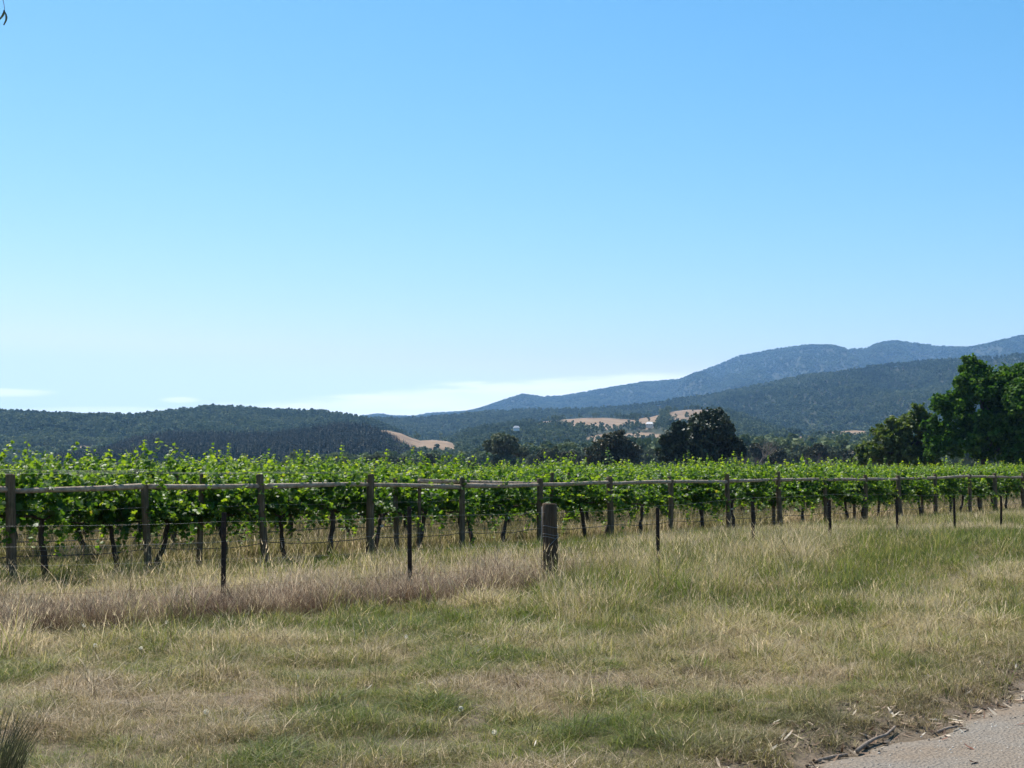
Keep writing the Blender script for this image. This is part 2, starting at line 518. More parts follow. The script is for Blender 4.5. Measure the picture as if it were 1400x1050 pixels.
# ------------------------------------------------------------------ scatter by geometry nodes (uncountable stuff only)
def scatter(name, P, scl, rot, vidx, meshes, attrs, label, cat=None):
    colx = bpy.data.collections.new(name + '_sources')
    for i, me in enumerate(meshes):
        o = bpy.data.objects.new('%s_source_%02d' % (name, i), me)
        colx.objects.link(o)
    n = len(P)
    me = bpy.data.meshes.new(name)
    me.vertices.add(n); me.vertices.foreach_set('co', np.asarray(P, np.float32).ravel())
    for k, v in dict(scl=scl, vidx=np.asarray(vidx, float), **attrs).items():
        a = me.attributes.new(k, 'FLOAT', 'POINT'); a.data.foreach_set('value', np.asarray(v, np.float32))
    a = me.attributes.new('rot', 'FLOAT_VECTOR', 'POINT'); a.data.foreach_set('vector', np.asarray(rot, np.float32).ravel())
    o = mobj(name, me)
    g = bpy.data.node_groups.new(name + '_nodes', 'GeometryNodeTree')
    g.interface.new_socket('Geometry', in_out='INPUT', socket_type='NodeSocketGeometry')
    g.interface.new_socket('Geometry', in_out='OUTPUT', socket_type='NodeSocketGeometry')
    N, L = g.nodes, g.links
    gi, go = N.new('NodeGroupInput'), N.new('NodeGroupOutput')
    ci = N.new('GeometryNodeCollectionInfo'); ci.inputs['Collection'].default_value = colx
    ci.inputs['Separate Children'].default_value = True; ci.inputs['Reset Children'].default_value = True
    ip = N.new('GeometryNodeInstanceOnPoints'); ip.inputs['Pick Instance'].default_value = True
    def na(nm, ty):
        q = N.new('GeometryNodeInputNamedAttribute'); q.data_type = ty; q.inputs[0].default_value = nm; return q.outputs[0]
    f2i = N.new('FunctionNodeFloatToInt'); L.new(na('vidx', 'FLOAT'), f2i.inputs[0])
    e2r = N.new('FunctionNodeEulerToRotation'); L.new(na('rot', 'FLOAT_VECTOR'), e2r.inputs[0])
    L.new(gi.outputs[0], ip.inputs['Points']); L.new(ci.outputs[0], ip.inputs['Instance'])
    L.new(f2i.outputs[0], ip.inputs['Instance Index']); L.new(e2r.outputs[0], ip.inputs['Rotation'])
    L.new(na('scl', 'FLOAT'), ip.inputs['Scale'])
    L.new(ip.outputs[0], go.inputs[0])
    md = o.modifiers.new('scatter', 'NODES'); md.node_group = g
    tag(o, label, cat, kind='stuff')
    return o


# ------------------------------------------------------------------ layout lines
POSTS = [  # px, forward distance, top height, lean in px (top - base)
    (-190, 17.4, 1.62, 0), (22, 18.8, 1.645, -6), (207, 20.4, 1.47, -8), (365, 22.1, 1.635, -9), (507, 23.9, 1.63, 0),
    (632, 25.7, 1.55, 0), (738, 27.5, 1.52, 0), (835, 29.4, 1.545, -2), (916, 31.4, 1.46, 1), (995, 33.5, 1.60, -2),
    (1065, 35.6, 1.66, -3), (1127, 37.8, 1.63, -1), (1181, 39.8, 1.56, 1), (1229, 41.8, 1.53, -3), (1277, 43.8, 1.57, 0),
    (1323, 45.8, 1.56, 1), (1358, 47.8, 1.59, 0), (1396, 50.0, 1.6, 0), (1430, 52.2, 1.58, 0)]
RAILZ = [1.46, 1.385, 1.45, 1.43, 1.41, 1.385, 1.385, 1.40, 1.41, 1.41, 1.43, 1.43, 1.42, 1.42, 1.44, 1.47, 1.45, 1.45, 1.45]
PP = [Vector(((p[0] - 700) / 1700 * p[1], p[1])) for p in POSTS]
FENCE = [(-9.0, 13.2), (-6.1, 14.4), (-3.56, 15.5), (-1.40, 17.3), (.58, 18.9), (2.39, 20.5), (4.44, 23.0), (6.48, 25.5), (8.63, 28.0), (10.8, 30.5), (12.9, 33.0), (15.1, 35.5), (17.3, 38)]
FX = np.array([p[0] for p in FENCE]); FY = np.array([p[1] for p in FENCE])
RE = np.array([1.88 - .12, 7.1 + .11]); RD = np.array([.66, .751]); RD /= np.linalg.norm(RD)
RN = np.array([-RD[1], RD[0]])       # towards the verge


ords = ['first', 'second', 'third', 'fourth', 'fifth', 'sixth', 'seventh', 'eighth', 'ninth', 'tenth', 'eleventh', 'twelfth', 'thirteenth', 'fourteenth', 'fifteenth', 'sixteenth', 'seventeenth']

GAPX = [p[0] for p in POSTS[1:18]]


def gap_phrase(px):
    j = sum(1 for g_ in GAPX if px > g_)
    if j == 0: return 'left of the first rail post'
    if j >= len(GAPX): return 'past the last rail post'
    return 'between %s and %s rail posts' % (ords[j - 1], ords[j])


def rank_labels(pxs, noun, fmt='%s, %s%s'):
    """one phrase each: which gap of the rail posts it shows in and its place there"""
    out = [None] * len(pxs); by = {}
    for i, px in enumerate(pxs): by.setdefault(gap_phrase(px), []).append((px, i))
    for g_, l in by.items():
        l.sort()
        for r_, (px, i) in enumerate(l):
            w = '' if len(l) == 1 else ('leftmost ' if r_ == 0 else 'rightmost ' if r_ == len(l) - 1 else 'middle ' if len(l) == 3 else ords[r_] + ' from left ')
            out[i] = noun + ' seen ' + w + g_
    return out



def rank_gums(gl):
    cls = [('brownish' if i % 6 in (0, 3) else 'grey-green') for i in range(len(gl))]
    out = [None] * len(gl)
    for cc in set(cls):
        ii = [i for i in range(len(gl)) if cls[i] == cc]
        for i, t in zip(ii, rank_labels([gl[i][0] for i in ii], cc + ' tree line gum')): out[i] = t
    return out


def road_e(x, y):      # distance from the road's edge, positive on the verge
    return (np.asarray(x) - RE[0]) * RN[0] + (np.asarray(y) - RE[1]) * RN[1]


def road_t(x, y):
    return (np.asarray(x) - RE[0]) * RD[0] + (np.asarray(y) - RE[1]) * RD[1]


def edge_wob(t):
    return (fbm(np.asarray(t) * 1.1 + 40, 3.3, 4) - .5) * .5 + (fbm(np.asarray(t) * 5.5 + 11, 7.7, 3) - .5) * .22


def fence_s(x, y):     # >0 on the camera's side
    return (np.interp(x, FX, FY) - y) * .75


PX_, PY_ = np.array([p.x for p in PP]), np.array([p.y for p in PP])


def vine_s(x, y):      # >0 in front of the rail line
    yl = np.interp(x, PX_, PY_)
    yl = np.where(x < PX_[0], PY_[0] + (x - PX_[0]) * .8, yl)
    yl = np.where(x > PX_[-1], PY_[-1] + (x - PX_[-1]) * 1.1, yl)
    return (yl - y) * .7


def gz(x, y):
    x = np.asarray(x, float); y = np.asarray(y, float)
    e = road_e(x, y) - edge_wob(road_t(x, y))
    near = 1 - sst(np.hypot(x, y), 45, 90)
    z = (fbm(x * .5, y * .5, 3) - .5) * .10 + (fbm(x * 3, y * 3, 3) - .5) * .05 * (1 - sst(y, 25, 35))
    z = z * near * sst(e, 0, .8)
    z = z + .09 * sst(e, -.05, .35) * (1 - sst(e, .7, 2.2)) * (.6 + .8 * fbm(x * 2.2, y * 2.2, 3))
    mound = .30 * np.exp(-(((x - 8.5) / 6.0) ** 2 + ((y - 22.5) / 6.5) ** 2))
    z = z + mound * sst(e, 0, 2.5)
    return z


def axis(a, b, step, far, g=1.16):
    c = list(np.arange(a, b + step / 2, step))
    lo, hi = [], []
    s = step; q = a
    while q > -far: s *= g; q -= s; lo.append(q)
    s = step; q = b
    while q < far: s *= g; q += s; hi.append(q)
    return np.array(lo[::-1] + c + hi)


gxs, gys = axis(-13, 22, .18, 30000), axis(3, 38, .18, 30000)
GX, GY = np.meshgrid(gxs, gys)
GZ = gz(GX, GY)
nx, ny = len(gxs), len(gys)
idx = np.arange(nx * ny).reshape(ny, nx)
Fq = np.stack([idx[:-1, :-1], idx[:-1, 1:], idx[1:, 1:], idx[1:, :-1]], -1).reshape(-1, 4)
gr = mobj('ground', make_mesh('ground', np.stack([GX, GY, GZ], -1).reshape(-1, 3), Fq, M_ground, True))
tag(gr, kind='structure')

# road: gravel sheet just above the ground, ragged towards the verge
ts = np.arange(-14, 60, .06)
cross = np.array([0, .04, .15, .4, 1.0, 2.0, 3.2, 4.6, 6.0])
rv = []
for t in ts:
    w = float(edge_wob(t)) + random.uniform(-.015, .015)
    for k, c in enumerate(cross):
        p = RE + RD * t + RN * (w * (1 if c < 1 else 0) - c)
        z = .004 + min(c, .15) * .10 + .03 * math.sin(min(c / 6, 1) * math.pi)
        if k == 0: z = -.02
        z += (float(fbm(p[0] * 4, p[1] * 4, 3)) - .5) * .012
        rv.append((p[0], p[1], z))
nc = len(cross)
ri = np.arange(len(rv)).reshape(-1, nc)
rf = np.stack([ri[:-1, :-1], ri[:-1, 1:], ri[1:, 1:], ri[1:, :-1]], -1).reshape(-1, 4)[:, ::-1]
tag(mobj('gravel_road', make_mesh('gravel_road', np.array(rv), rf, M_road, True)), kind='structure')

# ------------------------------------------------------------------ hills
def interp_pts(pts, px):
    a = np.array(pts, float)
    return np.interp(px, a[:, 0], a[:, 1])


def in_patch(patches, px, py):
    """soft membership of (px,py) in a list of rough ellipses"""
    m = np.zeros_like(px)
    for (cx, cy, rx, ry, sl) in patches:
        dy = py - cy - sl * (px - cx)
        q = ((px - cx) / rx) ** 2 + (dy / ry) ** 2 + (fbm(px * .06 + cx, py * .22, 3) - .5) * 1.1
        m = np.maximum(m, 1 - sst(q, .75, 1.05))
    return m


HILLS = []


def hill(name, label, ridge, Yb, Yr, Yback, drop_m, patches=(), px0=None, px1=None, npx=260, nt=90, spur=.22, power=1.15, seed=0):
    a = np.array(ridge, float)
    px0 = a[0, 0] if px0 is None else px0; px1 = a[-1, 0] if px1 is None else px1
    pxs = np.linspace(px0, px1, npx)
    rid = interp_pts(ridge, pxs)
    tr = np.array([ptan(p) for p in rid])
    U = (pxs - CX) / (FPX / cp)
    Yrv = Yr * (1 + .10 * (fbm(pxs / 170. + seed, seed + .5, 3) - .5) * 2)
    zr = np.maximum(EYE + tr * Yrv - drop_m, -6)
    tt = np.concatenate([np.linspace(0, 1, nt), 1 + np.linspace(.05, 1, 14)])
    T, PX = np.meshgrid(tt, pxs, indexing='ij')
    YR = np.broadcast_to(Yrv, T.shape); ZR = np.broadcast_to(zr, T.shape); UU = np.broadcast_to(U, T.shape)
    front = T <= 1
    Y = np.where(front, Yb + (YR - Yb) * T, YR + (Yback - YR) * (T - 1))
    prof = np.where(front, np.clip(T, 0, 1) ** power, 1 - .85 * sst(T - 1, 0, 1))
    sp = (fbm(PX / 60. + seed * 3 + T * 1.4, T * 2.2 + seed, 4) - .5) * 2 * spur
    Z = ZR * (prof + sp * np.sin(np.clip(T, 0, 1) * math.pi) ** .8 * np.clip(T, 0, 1)) - 3 * (1 - np.clip(T * 8, 0, 1))
    lim = EYE + (ZR - EYE) / YR * Y
    Z = np.where(front, np.minimum(Z, lim - 1.0 * (1 - T)), Z)
    X = UU * Y
    PYv = HOR - (Z - EYE) / Y * FPX * 1.0
    pad = in_patch(patches, PX, PYv) * front if len(patches) else np.zeros_like(X)
    ix = np.arange(X.size).reshape(X.shape)
    F = np.stack([ix[:-1, :-1], ix[:-1, 1:], ix[1:, 1:], ix[1:, :-1]], -1).reshape(-1, 4)
    o = mobj(name, make_mesh(name, np.stack([X, Y, Z], -1).reshape(-1, 3), F, M_hill, True, attrs={'pad': pad.ravel()}))
    tag(o, label, kind='structure')
    d = dict(X=X, Y=Y, Z=Z, PX=PX, PY=PYv, pad=pad, T=T, nt=nt)
    HILLS.append(d)
    return d


def scatter_on(d, n, tmin=.02, tmax=1.02, dens=None):
    """area-weighted random points on a hill grid"""
    X, Y, Z = d['X'], d['Y'], d['Z']
    jmax = min(X.shape[0] - 2, d['nt'] + 3)
    A = np.abs((X[1:, 1:] - X[1:, :-1]) * (Y[1:, 1:] - Y[:-1, 1:]))[:jmax]
    T = d['T'][:-1, :-1][:jmax]
    ok = (T >= tmin) & (T <= tmax) & (Z[:-1, :-1][:jmax] > -1.0)
    w = (A * ok).ravel(); w /= w.sum()
    c = rng.choice(w.size, n, p=w)
    j, i = np.unravel_index(c, A.shape)
    a, b = rng.random(n), rng.random(n)
    def bl(Q):
        return (Q[j, i] * (1 - a) * (1 - b) + Q[j + 1, i] * a * (1 - b) + Q[j, i + 1] * (1 - a) * b + Q[j + 1, i + 1] * a * b)
    P = np.stack([bl(X), bl(Y), bl(Z)], -1)
    px, py, pad = bl(d['PX']), bl(d['PY']), bl(d['pad'])
    keep = rng.random(n) > pad * 0.985
    if dens is not None:
        keep &= rng.random(n) < dens(P, px, py)
    return P[keep], px[keep], py[keep]


# low-poly far crowns: many small leaf clumps spread through an uneven volume
tri_t = np.array([[-.5, -.35, 0], [.5, -.3, .12], [.05, .55, -.06], ]); tri_f = np.array([[0, 1, 2]])
quad_t = np.array([[-.5, -.42, 0], [.5, -.36, .1], [.42, .45, -.08], [-.4, .5, .06]]); quad_f = np.array([[0, 1, 2], [0, 2, 3]])


def crown_mesh(name, mat, nlobe=6, per=16, h=12., rw=4., leaf=1.5, bot=.3, trunk=True):
    Ls, Ns, Rn = [], [], []
    for k in range(nlobe):
        th = rng.random() * 6.28; rr = rw * .62 * math.sqrt(rng.random()); zz = h * (bot + .12 + (1 - bot - .2) * rng.random() ** .7)
        rr *= 1.0 - .5 * max(0, (zz / h - .6)) / .4
        c = np.array([math.cos(th) * rr, math.sin(th) * rr, zz]); rl = rw * rng.uniform(.35, .55)
        q = rng.normal(size=(per, 3)); q /= np.linalg.norm(q, axis=1, keepdims=True)
        Ls.append(c + q * rl * rng.uniform(.6, 1.0, (per, 1)) * np.array([1, 1, .75])); Ns.append(q + rng.normal(size=(per, 3)) * .45)
        Rn.append(np.clip(rng.normal(.5, .2) + rng.normal(size=per) * .16, 0, 1))
    L = np.concatenate(Ls); Nn = np.concatenate(Ns); rn = np.concatenate(Rn)
    V, F = stamp(quad_t, quad_f, frames(Nn, rng.random(len(L)) * 6.28, leaf * rng.uniform(.7, 1.4, len(L))), L)
    rn = np.repeat(rn, 4)
    if trunk:
        b = len(V); r = .03 * h * .6
        tv = np.array([[r, 0, 0], [-r * .5, r * .8, 0], [-r * .5, -r * .8, 0], [0, 0, h * .7]]); tf = np.array([[0, 1, 3], [1, 2, 3], [2, 0, 3]]) + b
        V = np.concatenate([V, tv]); F = np.concatenate([F, tf]); rn = np.concatenate([rn, np.ones(4)])
    return make_mesh(name, V, F, mat, attrs={'rnd': rn})


def pine_mesh(name, mat, h=16., w=3.2):
    Ls, Ns, S, Rn = [], [], [], []
    for k in range(13):
        z = h * (.1 + .88 * k / 12); r = w * (1 - (k / 12.5) ** 1.2)
        for q in range(7):
            th = rng.random() * 6.28
            Ls.append([math.cos(th) * r * .6, math.sin(th) * r * .6, z - .15 * r]); Ns.append([math.cos(th) * .7, math.sin(th) * .7, .8 + rng.normal() * .2])
            S.append(r * .75 + .5); Rn.append(rng.random())
    V, F = stamp(quad_t, quad_f, frames(np.array(Ns), rng.random(len(Ls)) * 6.28, np.array(S)), np.array(Ls))
    return make_mesh(name, V, F, mat, attrs={'rnd': np.repeat(Rn, 4)})


gumset = [crown_mesh('far_gum_crown', M_gumfar, nlobe=5 + i % 3, per=15, h=11 + i % 3, rw=4 + .3 * (i % 4), leaf=1.5, bot=.2) for i in range(8)]
massset = [crown_mesh('far_forest_clump', M_gumfar, nlobe=9, per=13, h=11, rw=11, leaf=3.0, bot=.1, trunk=False) for i in range(5)]
pineset = [pine_mesh('far_pine_crown', M_pinefar, 15 + i, 2.8 + .2 * i) for i in range(4)]


def wood(name, label, P, sets, scale, seed_attr=None, tilt=.08):
    n = len(P)
    rot = np.stack([rng.normal(0, tilt, n), rng.normal(0, tilt, n), rng.random(n) * 6.28], -1)
    patch = fbm(P[:, 0] / 130., P[:, 1] / 130., 4)
    ir = np.clip((patch - .5) * 1.6 + .5 + rng.normal(0, .22, n), 0, 1)
    return scatter(name, P, scale * rng.uniform(.7, 1.25, n), rot, rng.integers(0, len(sets), n), sets, {'irnd': ir}, label)


# far blue range
dC = hill('mountain_range', 'distant blue forested range rising to the right',
          [(-600, 600), (300, 590), (440, 578), (480, 571), (496, 567), (521, 565), (536, 568), (568, 568), (586, 564), (636, 562), (655, 558), (690, 546), (715, 538), (740, 541), (770, 540), (800, 535), (840, 528), (880, 521), (930, 518), (950, 510), (985, 497),
           (1010, 486), (1040, 480), (1075, 474), (1110, 470), (1140, 471), (1165, 476), (1185, 475), (1205, 467), (1225, 464), (1250, 467), (1290, 472), (1330, 474), (1360, 468), (1400, 457), (1500, 448), (1800, 456), (2100, 470)],
          3900, 7600, 10500, 12, npx=420, nt=80, spur=.42, seed=2)
P, px, py = scatter_on(dC, 95000, .1)
wood('mountain_forest', 'continuous blue-green forest on the far range', P, massset, .85)
# mid green hill on the right
dB = hill('forested_hill', 'long grey-green forested hill below the blue range',
          [(380, 600), (440, 580), (496, 573), (571, 570), (628, 566), (664, 562), (735, 559), (800, 558), (843, 555), (900, 549), (936, 543), (980, 538), (1007, 533), (1050, 523), (1100, 512), (1150, 507), (1210, 498), (1257, 493), (1303, 491), (1364, 486), (1400, 483), (1500, 478), (1800, 470), (2100, 500)],
          1700, 3300, 4300, 11, npx=420, nt=110, spur=.36, seed=5)
P, px, py = scatter_on(dB, 46000, .02)
wood('hill_forest', 'grey-green gum forest covering the middle hill', P, gumset, 1.05)
# left hill
dA = hill('forested_hill', 'low rounded forested hill on the left skyline',
          [(-700, 575), (-300, 568), (0, 562), (57, 565), (107, 569), (160, 569), (200, 566), (250, 560), (279, 556), (321, 557), (375, 560), (429, 562), (464, 566), (490, 571), (514, 577), (550, 592), (590, 612), (640, 640)],
          1150, 2100, 2900, 9, patches=[(58, 620, 24, 6.0, -.02), (112, 618, 24, 8.5, -.03), (163, 609, 8, 4, 0)], npx=360, nt=110, spur=.34, seed=9)
P, px, py = scatter_on(dA, 30000, .02)
wood('hill_forest', 'grey-green gum forest on the left hill', P, gumset, .95)
# pine plantation spur
dP = hill('plantation_hill', 'dark pine-planted spur in front of the left hill',
          [(-60, 650), (60, 635), (132, 622), (179, 603), (232, 594), (321, 596), (375, 595), (429, 587), (470, 583), (500, 584), (530, 596), (556, 612), (585, 632), (600, 650)],
          850, 1250, 1700, 10, patches=[(421, 599, 4, 8, 0), (441, 596, 5, 3, 0)], npx=240, nt=70, spur=.12, seed=13)
P, px, py = scatter_on(dP, 15000, .02)
wood('pine_plantation', 'dense dark pine plantation below the left hill', P, pineset, .80, tilt=.02)
# dry mound right of the plantation
dM = hill('dry_hill', 'bare tan grass hillock beside the pine plantation',
          [(440, 640), (480, 610), (500, 592), (515, 586), (530, 586), (548, 590), (562, 596), (575, 600), (592, 599), (612, 601), (630, 608), (645, 620), (670, 645)],
          900, 1400, 1800, 2, patches=[(538, 598, 40, 13, .22), (598, 611, 44, 12, .04), (570, 616, 34, 8, 0)], npx=160, nt=60, spur=.10, power=1.0, seed=17)
P, px, py = scatter_on(dM, 1500, .02, dens=lambda P, a, b: np.where((a < 512) | (b > 617), .9, .07) + .5 * np.exp(-((a - 568 + (b - 600) * 1.5) / 7) ** 2))
wood('scattered_trees', 'loose dark trees around the tan grass hillock', P, gumset, .75)
# central low hills with paddocks
dD = hill('farmland_hill', 'low farmed hill with tan paddocks between dark trees',
          [(560, 640), (600, 605), (640, 588), (680, 580), (720, 575), (760, 570), (800, 567), (830, 567), (860, 569), (890, 566), (915, 559), (940, 556), (965, 556), (1000, 562), (1040, 575), (1090, 592), (1130, 620)],
          1000, 2000, 2500, 5, patches=[(816, 579, 62, 9, 0), (888, 576, 18, 11, -.2), (824, 601, 24, 7.5, -.05), (880, 599, 37, 8, 0), (942, 568, 30, 13, -.15), (742, 578, 14, 5, 0)], npx=300, nt=100, spur=.12, power=1.0, seed=21)
P, px, py = scatter_on(dD, 13000, .02, dens=lambda P, a, b: .35 + .65 * (fbm(P[:, 0] / 60, P[:, 1] / 60, 3) > .45))
wood('farm_woodland', 'dark woodland patches between the tan paddocks', P, gumset, .68)
dE = hill('farmland_rise', 'low rise with a tan strip below the forested hill',
          [(960, 640), (990, 606), (1010, 599), (1060, 597), (1110, 593), (1140, 588), (1170, 586), (1200, 588), (1240, 592), (1300, 600), (1400, 606), (1600, 620), (1800, 650)],
          900, 1500, 1900, 2, patches=[(1163, 597, 50, 11, 0), (1035, 606, 40, 7, -.05), (1100, 602, 30, 6, -.08)], npx=240, nt=60, spur=.08, power=1.0, seed=25)
P, px, py = scatter_on(dE, 6500, .02, dens=lambda P, a, b: np.where(b < 597, .12, .95))
wood('farm_woodland', 'brownish woodland under the tan strip on the right', P, gumset, .85)

# far wood at the foot of the hills, on the plain
n = 2600
Yw = rng.uniform(480, 950, n); pxw = rng.uniform(-150, 1600, n)
Pw = np.stack([(pxw - CX) / FPX * Yw, Yw, np.zeros(n)], -1)
TOPX, TOPY = [-400, 370, 400, 640, 720, 900, 1020, 1110, 1130, 1200, 1700], [635, 633, 624, 621, 612, 608, 605, 605, 607, 607, 600]
wsc = ((HOR - np.interp(pxw, TOPX, TOPY)) * Yw / FPX + 1.7) / 12.5
kp = fbm(Pw[:, 0] / 70, Pw[:, 1] / 70, 3) > .40
wood('plain_woodland', 'mass of grey-green gum trees on the valley floor', Pw[kp], gumset, wsc[kp])

# farm buildings
M_white = plain_mat('white_farm_wall', (.72, .72, .70), .6); M_roof = plain_mat('grey_tin_roof', (.36, .37, .38), .45, .3)
M_cream = plain_mat('cream_farm_wall', (.55, .5, .42), .7); M_glass = plain_mat('dark_window_glass', (.03, .04, .05), .1)


def farmhouse(px, py, Y, w, h, dpt, rz, wall, label, name):
    p = at(px, py, Y)
    r = empty(name, p, rz)
    tag(r, label, 'house')
    b = MB().box((0, 0, h / 2 - 1.5), w, dpt, h + 3); mobj('wall', b.mesh('farmhouse_wall', wall, False), r)
    v = [(-w / 2 - .6, -dpt / 2 - .6, h), (w / 2 + .6, -dpt / 2 - .6, h), (w / 2 + .6, dpt / 2 + .6, h), (-w / 2 - .6, dpt / 2 + .6, h), (-w / 2 + 1, 0, h + 2.6), (w / 2 - 1, 0, h + 2.6)]
    f = [(0, 1, 5, 4), (2, 3, 4, 5), (1, 2, 5), (3, 0, 4), (3, 2, 1, 0)]
    mobj('roof', make_mesh('farmhouse_roof', v, f, M_roof), r)
    for q in (-.3, .05, .32):
        mobj('window', MB().box((q * w, -dpt / 2 - .03, h * .55), w * .1, .12, h * .35).mesh('farmhouse_window', M_glass, False), r)
    return r


farmhouse(706, 586, 1550, 7, .9, 4, .1, M_white, 'small white farmhouse among dark trees on the middle hill', 'farmhouse')
farmhouse(888, 582, 1500, 8, 2.0, 5, -.2, M_cream, 'long pale farmhouse between the tan paddocks', 'farmhouse')


# ------------------------------------------------------------------ trees one can tell apart
leaf_t = np.array([[0, -.5, 0], [.24, -.05, .05], [0, .55, -.04], [-.24, 0, .05]]); leaf_f = np.array([[0, 1, 2], [0, 2, 3]])


def tree_meshes(h, lobes, nleaf, leaf, mat, bark, trunk_r, sub=26, subr=.30, clear=.12, tmpl=None, holes=.0):
    """lobes: list of ellipsoids (cx,cy,cz,rx,ry,rz) -> (trunk mesh, crown mesh)"""
    tmpl = tmpl or (quad_t, quad_f)
    vols = np.array([l[3] * l[4] * l[5] for l in lobes]) ** .67; vols /= vols.sum()
    Ls, Ns, Rn, cents = [], [], [], []
    for l, w in zip(lobes, vols):
        ns = max(5, int(sub * w * len(lobes) ** .5))
        c0, rad = np.array(l[:3]), np.array(l[3:6])
        for k in range(ns):
            q = rng.normal(size=3); q /= np.linalg.norm(q)
            if q[2] < -.5: q[2] *= -.4
            c = c0 + q * rad * rng.uniform(.45, .88)
            r = rad.mean() * subr * rng.uniform(.7, 1.35)
            cents.append(c)
            m = int(nleaf * w / ns * (r / (rad.mean() * subr)) ** 2)
            # twig clumps inside the sub-lobe
            ncl = max(4, m // 16)
            g = rng.normal(size=(ncl, 3)); g /= np.linalg.norm(g, axis=1, keepdims=True)
            gc = c + g * r * rng.uniform(.55, 1.05, (ncl, 1)) * np.array([1, 1, .8])
            shade = rng.normal(.5, .15, ncl)
            for a in range(ncl):
                mm = max(3, m // ncl)
                o = rng.normal(size=(mm, 3)) * r * .17
                Ls.append(gc[a] + o); Ns.append(g[a] * .6 + rng.normal(size=(mm, 3)) * .7 + np.array([0, 0, .35]))
                Rn.append(np.clip(shade[a] + rng.normal(size=mm) * .18, 0, 1))
    L = np.concatenate(Ls); Nn = np.concatenate(Ns); rn = np.concatenate(Rn)
    ok = L[:, 2] > h * clear * .4
    L, Nn, rn = L[ok], Nn[ok], rn[ok]
    V, F = stamp(tmpl[0], tmpl[1], frames(Nn, rng.random(len(L)) * 6.28, leaf * rng.uniform(.65, 1.3, len(L))), L)
    crown = make_mesh('tree_crown', V, F, mat, attrs={'rnd': np.repeat(rn, len(tmpl[0]))})
    b = MB()
    top = h * .55
    b.tube([(0, 0, -.3), (.1 * trunk_r, 0, h * .12), (.3 * trunk_r, .2 * trunk_r, h * .3), (0, .3 * trunk_r, top), (0, 0, h * .8)],
           [trunk_r * 1.35, trunk_r, trunk_r * .8, trunk_r * .5, trunk_r * .15], 9, .06)
    random.shuffle(cents)
    for c in cents[:22]:
        z0 = min(h * random.uniform(.15, .5), max(.6, c[2] * .8))
        s = Vector((0, 0, z0)); e = Vector(c); mid = s.lerp(e, .5) + Vector((0, 0, .06 * h))
        b.tube([s, mid, e], [trunk_r * .42, trunk_r * .25, trunk_r * .06], 6)
    return b.mesh('tree_trunk', bark), crown


def tree(name, label, x, y, tm, cm, rz=0, s=1.0, group=None):
    r = empty(name, (x, y, 0), rz); r.scale = (s, s, s)
    tag(r, label, 'tree', group)
    mobj('trunk', tm, r); mobj('crown', cm, r)
    return r


def on(px, Y):
    return (px - CX) / (FPX / cp) * Y, Y


# big bright tree at the right edge, its neighbour and the paler one on its left
k = 134 / FPX
t1, c1 = tree_meshes(14, [(-4.4, 0, 4.0, 1.9, 2, 2.4), (-4.6, .3, 6.0, 1.5, 1.6, 1.5), (0, -2.2, 5.6, 2.7, 2.0, 2.8), (3, -1.5, 5, 2.4, 2, 2.6), (0.2, 0, 9.2, 3.3, 3.2, 3.6), (-.6, 0, 11.2, 1.9, 1.9, 2.4), (-2.6, .5, 7.4, 2.6, 2.6, 3.2), (2.4, 0, 7.6, 2.7, 2.9, 3.3), (-2.2, .3, 3.9, 3.2, 3, 2.7), (1.8, 0, 3.6, 3.4, 3, 2.6), (-1.8, -.2, 10.2, 1.5, 1.5, 1.5), (2.2, 0, 10.6, 1.3, 1.4, 1.2)], 42000, .25, M_treegreen, M_darkbark, .4, sub=84, subr=.29)
X, Y = on(1346, 134); tree('broadleaf_tree', 'tallest bright green tree with a pointed crown near the right edge', X, Y, t1, c1, 0, 1.07)
t2, c2 = tree_meshes(12.5, [(-1.5, -2, 5.2, 2.6, 2, 2.8), (0, 0, 8.3, 3.4, 3.2, 3.3), (-2, 0, 7, 2.4, 2.6, 2.6), (2.6, 0, 6.6, 2.8, 2.8, 2.8), (0, 0, 3.4, 3.8, 3.4, 2.7), (-.3, 0, 10.4, 1.7, 1.7, 1.4)], 30000, .25, M_treegreen, M_darkbark, .4, sub=64, subr=.30)
X, Y = on(1416, 132); tree('broadleaf_tree', 'large green tree cut by the right edge of the picture', X, Y, t2, c2, 1.2, 1.16)
t3, c3 = tree_meshes(8, [(.8, 0, 5.3, 2.4, 2.4, 2.1), (-1.4, .2, 4.6, 2.0, 2.2, 1.9), (-3.3, 0, 2.8, 1.7, 2, 1.6), (2.8, 0, 4.2, 1.9, 2, 1.9), (0, 0, 2.4, 3.4, 2.6, 1.8)], 24000, .22, M_treepale, M_darkbark, .3, sub=60, subr=.30)
X, Y = on(1240, 142); tree('broadleaf_tree', 'lower olive green tree left of the tallest green tree', X, Y, t3, c3, 0, 1.22)
